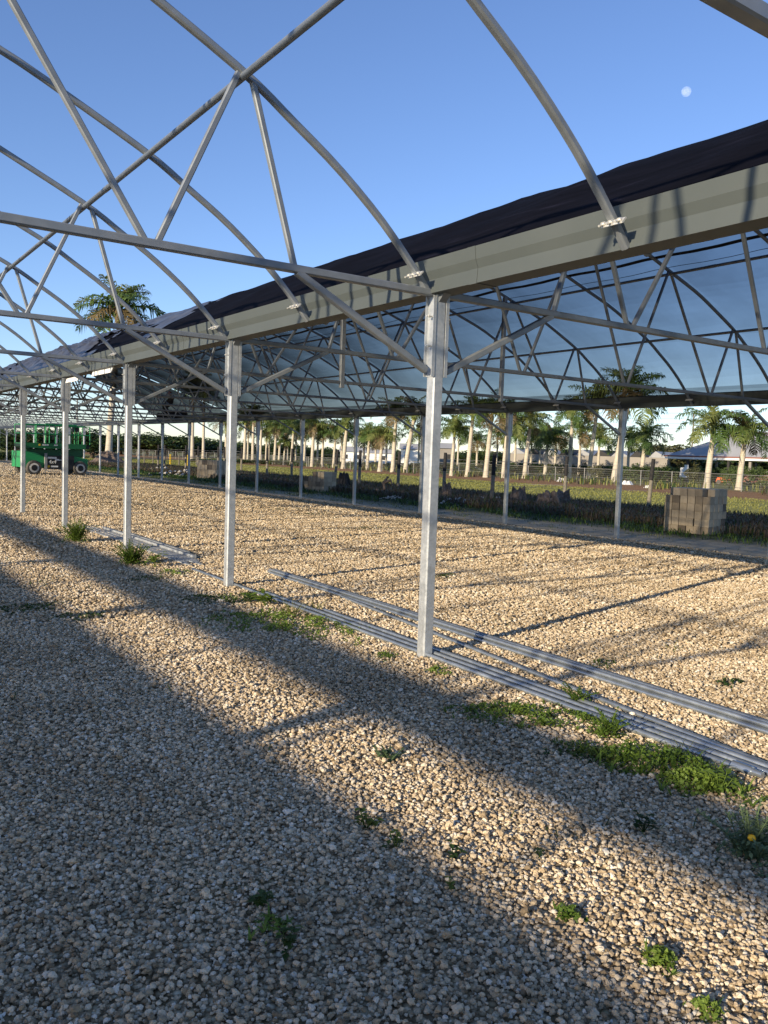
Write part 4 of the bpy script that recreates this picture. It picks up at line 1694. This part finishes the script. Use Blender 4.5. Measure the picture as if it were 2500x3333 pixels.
def tree_row(us, dist, vt, wid, grp, desc, kinds=(0, 1, 2)):
    for k, u in enumerate(us):
        dd = dist * RND.uniform(.92, 1.1)
        p = toward(u, dd)
        hz = height_over(p, u, vt(u) + RND.uniform(-7, 7))
        w = wid * RND.uniform(.85, 1.25)
        tree(p, max(2.5, hz / .97), w, RND.choice(kinds), f'{desc}, {nth(k)} from the left of its row' if k else f'{desc}, leftmost of its row', grp)


tree_row(range(-40, 330, 34), 135, lambda u: 1385 + .02 * u, 9, 'trees behind the lift', 'dark rounded tree behind the green lift')
tree_row(range(330, 640, 30), 190, lambda u: 1412 - 8 * math.sin((u - 330) / 100), 12, 'trees of the far wood at the left', 'dense green tree of the distant wood')
tree_row(range(640, 1000, 36), 200, lambda u: 1424 + .05 * (u - 640), 11, 'trees behind the dense palm row', 'hazy green tree behind the dense palm row', (0, 1, 2, 3))
tree_row(range(1000, 1420, 42), 210, lambda u: 1452 + .02 * (u - 1000), 11, 'trees behind the middle palms', 'low tree behind the middle palms', (0, 2, 3))
tree_row(range(1440, 1680, 40), 220, lambda u: 1462, 11, 'trees behind the right palms', 'low distant tree behind the right palms', (0, 1, 3))
tree_row((2130, 2170, 2215), 150, lambda u: 1420 if u < 2200 else 1432, 9, 'trees over the pavilion roof', 'pale tree showing over the pavilion roof', (3,))


tree_row(range(2190, 2600, 38), 165, lambda u: 1462, 11, 'trees behind the pavilion', 'dark tree behind the pavilion', (0, 1, 2))


def shrub_row(specs, grp, desc):
    for k, (u, dist, vt, w) in enumerate(specs):
        p = toward(u, dist)
        hz = max(.6, height_over(p, u, vt) - DZ)
        c = bpy.data.objects.new('shrub', TREES[k % 4])
        COL.objects.link(c)
        c.location = (p.x, p.y, DZ - hz * .3)
        c.scale = (w, w, hz * 1.35)
        c.rotation_euler = (0, 0, k * 1.7)
        tag(c, f'{desc}, {nth(k)} from the left' if k else f'{desc}, leftmost', 'shrub', grp)


shrub_row([(u, 98 + 6 * math.sin(u), 1495 + .02 * (u - 1650), 2.6 + .8 * math.sin(u * .3)) for u in range(1660, 2500, 40)], 'shrubs before the pavilion', 'dark low shrub before the pavilion and pale wall')
shrub_row([(u, 118, 1490 + .015 * (u - 640), 3.6) for u in range(660, 1640, 62)], 'shrubs behind the palm row', 'green shrub behind the palm row')
shrub_row([(u, 95, 1462, 3.0) for u in (8, 28, 60)], 'shrubs at the left edge', 'pale shrub behind the far row at the left edge')

# ------------------------------------------------------------------ buildings beyond the palms
c0 = toward(2165, 104)
c1 = toward(2680, 96)
rz = math.atan2(c1.y - c0.y, c1.x - c0.x)
pv = empty('open_pavilion', c0, rz)
tag(pv, 'open sided pavilion with a pale grey hipped metal roof', 'pavilion')
Lp, Wp, ze, zr = (c1 - c0).length, 12.0, 2.95, 6.0
m = MB()
m.add([(0, 0, ze), (Lp, 0, ze), (Lp, Wp, ze), (0, Wp, ze), (6.0, Wp / 2, zr), (Lp - 6.0, Wp / 2, zr)], [(0, 1, 5, 4), (1, 2, 5), (2, 3, 4, 5), (3, 0, 4)])
m.add([(0, 0, ze - .06), (Lp, 0, ze - .06), (Lp, Wp, ze - .06), (0, Wp, ze - .06)], [(3, 2, 1, 0)])
m.build('roof', M_ROOF, pv)
m = MB()
m.box((Lp / 2, -.06, ze - .05), (Lp + .3, .1, .16))
m.box((-.06, Wp / 2, ze - .05), (.1, Wp, .16))
m.build('fascia', M_FASC, pv)
m = MB()
m.box((Lp / 2, -.02, ze - .25), (Lp, .12, .24))
m.box((-.02, Wp / 2, ze - .25), (.12, Wp - .2, .24))
m.build('beam', M_WHITE, pv)
for k in range(8):
    for yy in (.3, Wp - .5):
        m = MB()
        m.box((.3 + k * (Lp - .6) / 7, yy, (ze - .5) / 2), (.26, .26, ze - .5))
        m.build('pillar', M_DARKW if k % 2 else M_WALL, pv)
m = MB()
m.beam((Lp * .62, -.6, 1.0), (Lp * .80, -.6, 2.0), .08)
m.beam((Lp * .62, -.6, .6), (Lp * .80, -.6, 1.6), .08)
for k in range(5):
    f = .62 + .18 * k / 4
    m.beam((Lp * f, -.6, 0), (Lp * f, -.6, 1.0 + k * .25), .06)
m.build('stair_rail', M_WHITE, pv)
m = MB()
m.box((Lp * .45, Wp - 1.2, .5), (Lp * .8, .8, 1.0))
m.build('rear_counter', M_DARKW, pv)
# long pale wall with a sawtooth glass roof
a0, a1 = toward(1662, 138), toward(2175, 128)
rz = math.atan2(a1.y - a0.y, a1.x - a0.x)
L = (a1 - a0).length
gh = empty('glasshouse', a0, rz)
tag(gh, 'long pale walled glasshouse with a row of dark sawtooth roofs', 'glasshouse')
m = MB()
m.box((L / 2, 0, 1.4), (L, .3, 2.8))
m.build('wall', M_WALL, gh)
nb = 9
for k in range(nb):
    m = MB()
    x0, x1 = L * k / nb, L * (k + 1) / nb
    m.add([(x0, -.2, 2.81), (x1, -.2, 2.81), (x0 + (x1 - x0) * .35, -.2, 3.75), (x0, 9, 2.81), (x1, 9, 2.81), (x0 + (x1 - x0) * .35, 9, 3.75)],
          [(0, 1, 2), (5, 4, 3), (0, 2, 5, 3), (1, 4, 5, 2)])
    m.build('roof', M_DARKW if k % 2 else M_GREY, gh)
for u, dist, w, hgt, lab in ((1148, 175, 5.0, 2.3, 'white low shed behind the thick whitish palm'), (1222, 185, 8.0, 2.2, 'long white low shed behind the low palms'),
                             (1348, 160, 5.2, 3.1, 'cream gabled house left of the nearest post'), (1438, 170, 4.8, 3.6, 'pinkish house with a grey roof right of the nearest post')):
    p = toward(u, dist)
    hs = empty('small_house', p, CYAW)
    m = MB()
    m.box((0, 0, hgt / 2), (w, 5, hgt))
    m.build('wall', M_WALL if 'pink' in lab else M_WHITE, hs)
    m = MB()
    m.add([(-w / 2 - .3, -2.8, hgt + .003), (w / 2 + .3, -2.8, hgt + .003), (w / 2 + .3, 2.8, hgt + .003), (-w / 2 - .3, 2.8, hgt + .003), (-w / 2 - .3, 0, hgt + 1.1), (w / 2 + .3, 0, hgt + 1.1)],
          [(0, 1, 5, 4), (2, 3, 4, 5), (1, 2, 5), (3, 0, 4), (3, 2, 1, 0)])
    m.build('roof', M_ROOF, hs)
    m = MB()
    for k in (-.28, .22):
        m.box((w * k, -2.52, hgt * .55), (.9, .06, .9))
    m.build('window', M_DARKW, hs)
    tag(hs, lab, 'house')
# machinery and goods standing by the pavilion
for u, dist, v0, w, h, mt, lab in ((2230, 100, 0, 1.0, 1.9, M_RAG, 'white wrapped bale left of the pavilion'), (2360, 96, 0, 1.6, .8, M_ORANGE, 'small orange machine before the pavilion'),
                                   (2470, 98, 0, 3.0, 1.1, M_FASC, 'red brown trailer before the pavilion at the right edge')):
    p = toward(u, dist)
    t = empty('machine', p, CYAW - .4)
    m = MB()
    m.box((0, 0, h * .55), (w, .9, h * .6), taper=.82)
    m.box((w * .2, 0, h * .92), (w * .4, .7, h * .16))
    m.build('body', mt, t)
    for sx in (-.32, .32):
        m = MB()
        m.tube([(w * sx, -.5, .22), (w * sx, .5, .22)], .24, 12)
        m.build('wheel', M_TYRE, t)
    tag(t, lab, 'machine')
# low timber rails and yellow markers in the field at the left
fr = empty('field_rail_fence', toward(560, 92))
tag(fr, 'low dark rail fence with yellow topped stakes in the left field', 'fence')
a, b = toward(470, 95), toward(640, 92)
m = MB()
for z in (.45, .75):
    m.beam(Vector((a.x, a.y, z)) - fr.location, Vector((b.x, b.y, z)) - fr.location, .1, .08)
m.build('rail', M_DARKW, fr)
for k in range(7):
    q = a.lerp(b, k / 6) - fr.location
    m = MB()
    m.box((q.x, q.y, .5), (.12, .12, 1.3))
    m.build('stake', M_YEL if k in (3, 5) else M_WOOD, fr)
# overhead lines
pw = empty('power_line', toward(300, 210))
tag(pw, 'thin overhead power lines strung behind the palms', 'power line')
pa_, pb_ = toward(250, 230), toward(2250, 190)
for z in (9.5, 10.6, 11.6, 12.8):
    m = MB()
    pts = []
    for k in range(13):
        f = k / 12
        q = pa_.lerp(pb_, f)
        pts.append(Vector((q.x, q.y, z - 1.2 * (1 - (2 * f - 1) ** 2) * .5)) - pw.location)
    m.tube(pts, .025, 4)
    m.build('wire', M_DARKW, pw)
for q in (pa_, pb_):
    m = MB()
    m.tube([(q.x - pw.location.x, q.y - pw.location.y, -.3), (q.x - pw.location.x, q.y - pw.location.y, 13.4)], .16, 8)
    m.build('pole', M_WOOD, pw)

# ------------------------------------------------------------------ green scissor lift
LX, LY = 11.85, 51.6
lf = empty('scissor_lift', (LX, LY, gz(LX)), math.radians(8))
tag(lf, 'green scissor lift with black side box marked 4x4 and folded platform', 'scissor lift')
m = MB()
m.poly_extrude([(-1.95, .42), (-.68, .42), (-.68, 1.02), (-1.25, 1.28), (-1.95, 1.34)], -.85, .85, 1)
m.poly_extrude([(1.0, .42), (1.85, .42), (1.85, .95), (1.0, 1.1)], -.85, .85, 1)
m.build('chassis', M_GREEN, lf)
m = MB()
m.box((.16, -.80, .72), (1.66, .34, .78))
m.box((.16, .80, .72), (1.66, .34, .78))
m.box((.16, 0, .55), (1.66, 1.2, .35))
sb = m.build('side_box', M_BLACK, lf)
m = MB()
m.box((-.66, -.95, .78), (.14, .10, .92))
m.build('ladder_post', M_GREY, sb)
tc = bpy.data.curves.new('lettering', 'FONT')
tc.body = '4x4'
tc.size = .30
tc.extrude = .004
tc.shear = .2
to = bpy.data.objects.new('lettering', tc)
COL.objects.link(to)
tc.materials.append(M_WHITE)
to.parent = sb
to.location = (-.52, -.976, .66)
to.rotation_euler = (math.pi / 2, 0, 0)
m = MB()
for x, z, w, h in ((-.30, .99, .52, .10), (-.02, .88, .22, .09), (.36, .86, .52, .045), (-.16, .49, .40, .09)):
    m.box((x, -.972, z), (w, .006, h))
m.build('sticker', M_WHITE, sb)
m = MB()
m.tube([(-.50, -.970, .49), (-.50, -.978, .49)], .075, 14)
m.build('badge', M_YEL, sb)
for sx in (-1.32, 1.36):
    for sy in (-.86, .86):
        w = MB()
        w.tube([(sx, sy - .15, .40), (sx, sy - .11, .40), (sx, sy + .11, .40), (sx, sy + .15, .40)], .42, 24, scales=[.88, 1, 1, .88])
        wo = w.build('wheel', M_TYRE, lf)
        r_ = MB()
        s_ = -1 if sy < 0 else 1
        r_.tube([(sx, sy + s_ * .151, .40), (sx, sy + s_ * .158, .40)], .27, 20)
        r_.build('rim', M_RIM, wo)
        r_ = MB()
        r_.tube([(sx, sy + s_ * .158, .40), (sx, sy + s_ * .18, .40)], .17, 16)
        r_.build('hub', M_BLACK, wo)
m = MB()
for k in range(4):
    z = 1.08 + .10 * k
    for yy in (-.55, .55):
        m.beam((-1.6, yy, z), (1.7, yy, z + .06), .07, .11)
        m.beam((-1.6, yy * .8, z + .06), (1.7, yy * .8, z), .07, .11)
m.build('scissor_stack', M_GREEND, lf)
m = MB()
m.poly_extrude([(-1.72, 1.52), (1.66, 1.52), (1.74, 1.60), (1.74, 1.82), (-1.80, 1.82), (-1.80, 1.6)], -.86, .86, 1)
dk = m.build('platform', M_GREEND, lf)
m = MB()
for x, w in ((-.65, .36), (-.05, .22), (.45, .26)):
    m.box((x, -.863, 1.72), (w, .006, .07))
m.build('sticker', M_WHITE, dk)
m = MB()
m.tube([(-.98, -.861, 1.72), (-.98, -.868, 1.72)], .06, 12)
m.build('badge', M_YEL, dk)
m = MB()
m.box((1.85, -.2, 1.66), (.32, 1.0, .22))
m.build('extension_tray', M_BLACK, dk)
rl = MB()
for yy in (-.84, .84):
    for z in (2.35, 2.86):
        rl.tube([(-1.78, yy, z), (1.98, yy, z)], .026, 8)
    for x in (-1.78, -1.15, -.62, -.05, .55, 1.05, 1.52, 1.98):
        rl.tube([(x, yy, 1.80), (x, yy, 2.86)], .026, 8)
for x in (-1.78, 1.98):
    for z in (2.35, 2.86):
        rl.tube([(x, -.84, z), (x, .84, z)], .026, 8)
rl.build('guard_rail', M_GREEN, lf)
rl = MB()
for yy in (-.78, .78):
    rl.tube([(-.62, yy, 2.92), (1.2, yy, 2.92)], .03, 8)
    for x in (-.62, .2, 1.2):
        rl.tube([(x, yy, 1.84), (x, yy, 2.92)], .03, 8)
rl.build('extension_rail', M_GREEN, lf)
m = MB()
m.box((1.15, -.74, 2.68), (.36, .22, .26))
m.build('control_box', M_BLACK, lf)

# ------------------------------------------------------------------ worker crouching on the far gutter


def worker():
    base = Vector((AX + D - .05, 44.6, 3.40))
    V = [(0, 0, .52), (.02, 0, .72), (.04, .02, .95), (.05, .05, 1.08), (.02, .06, 1.17), (-.02, .08, 1.32),      # pelvis .. head top
         (.10, -.20, .98), (-.12, -.34, .78), (-.32, -.30, .62), (.06, .24, .98), (-.14, .34, .76), (-.34, .22, .60),   # arms
         (-.34, -.16, .62), (-.12, -.20, .18), (-.02, -.20, .06), (-.18, -.22, .03),
         (-.34, .18, .58), (-.12, .22, .18), (-.02, .22, .06), (-.18, .24, .03)]
    E_ = [(0, 1), (1, 2), (2, 3), (3, 4), (4, 5), (3, 6), (6, 7), (7, 8), (3, 9), (9, 10), (10, 11), (0, 12), (12, 13), (13, 14), (14, 15), (0, 16), (16, 17), (17, 18), (18, 19)]
    rad = [.17, .17, .18, .12, .06, .09, .075, .055, .035, .075, .055, .035, .095, .07, .045, .04, .095, .07, .045, .04]
    me = bpy.data.meshes.new('person')
    me.from_pydata([Vector(v) * 1.0 for v in V], E_, [])
    o = bpy.data.objects.new('person', me)
    COL.objects.link(o)
    sk = o.modifiers.new('skin', 'SKIN')
    for i, r in enumerate(rad):
        me.skin_vertices[0].data[i].radius = (r, r)
    me.skin_vertices[0].data[0].use_root = True
    o.modifiers.new('sub', 'SUBSURF').levels = 2
    o.modifiers['sub'].render_levels = 2
    dg = bpy.context.evaluated_depsgraph_get()
    me2 = bpy.data.meshes.new_from_object(o.evaluated_get(dg))
    o.modifiers.clear()
    o.data = me2
    me2.materials.clear()
    for q in (M_CLOTHES, M_SKIN):
        me2.materials.append(q)
    for pl in me2.polygons:
        pl.use_smooth = True
        c = pl.center
        pl.material_index = 1 if (c.z > 1.12 or (c.x < -.29 and .52 < c.z < .66 and abs(c.y) > .24)) else 0
    o.location = base
    tag(o, 'worker in dark clothes and an orange cap crouching on the far gutter', 'person')
    m = MB()
    pts = []
    m.tube([(-.02, .08, 1.24), (-.02, .08, 1.30), (-.02, .08, 1.36), (-.02, .08, 1.39)], .125, 14, scales=[1, 1, .8, .35])
    m.add([(-.02, -.04, 1.25), (-.22, -.02, 1.23), (-.22, .18, 1.23), (-.02, .20, 1.25), (-.02, -.04, 1.262), (-.22, -.02, 1.242), (-.22, .18, 1.242), (-.02, .20, 1.262)],
          [(3, 2, 1, 0), (4, 5, 6, 7), (0, 1, 5, 4), (1, 2, 6, 5), (2, 3, 7, 6), (3, 0, 4, 7)])
    cp = m.build('cap', M_ORANGE, o)


worker()
m = MB()
pts = [(AX + D - .02 + .06 * math.sin(k * .9), 42.5 + k * .35, 3.50 + .05 * math.sin(k * 1.7)) for k in range(12)]
m.tube(pts, .17, 9, scales=[1 + .2 * math.sin(k * 2.3) for k in range(12)])
tag(m.build('cloth_roll', M_CLOTHES), 'dark roll of spare shade cloth lying along the far gutter below the worker', 'cloth roll')

# ------------------------------------------------------------------ the moon
dm = ray(2234, 298).normalized() * 6000
rm = 6000 * 13.2 / CF
m = MB()
V, F = [], []
nl, nk = 24, 32
for i in range(nl + 1):
    t = math.pi * i / nl
    for j in range(nk):
        a = 2 * math.pi * j / nk
        V.append((rm * math.sin(t) * math.cos(a), rm * math.sin(t) * math.sin(a), rm * math.cos(t)))
for i in range(nl):
    for j in range(nk):
        F.append((i * nk + j, (i + 1) * nk + j, (i + 1) * nk + (j + 1) % nk, i * nk + (j + 1) % nk))
m.add(V, F, 0, True)
M_MOON = mat('moon_dust')
_t, _n, _l, _b = nodes(M_MOON)
_tr = _n.new('ShaderNodeBsdfTransparent')
_df = _n.new('ShaderNodeBsdfDiffuse')
_mc = ramp(M_MOON, noise(M_MOON, coords(M_MOON), .035, 5, .6), [(.4, (.07, .07, .075)), (.62, (.13, .125, .12))])
_l.new(_mc, _df.inputs['Color'])
_ad = _n.new('ShaderNodeAddShader')
_l.new(_tr.outputs[0], _ad.inputs[0])
_l.new(_df.outputs[0], _ad.inputs[1])
_l.new(_ad.outputs[0], _n['Material Output'].inputs['Surface'])
o = m.build('moon', M_MOON, loc=(dm.x, dm.y, dm.z + CH))
tag(o, 'pale gibbous daytime moon in the blue sky', 'moon')
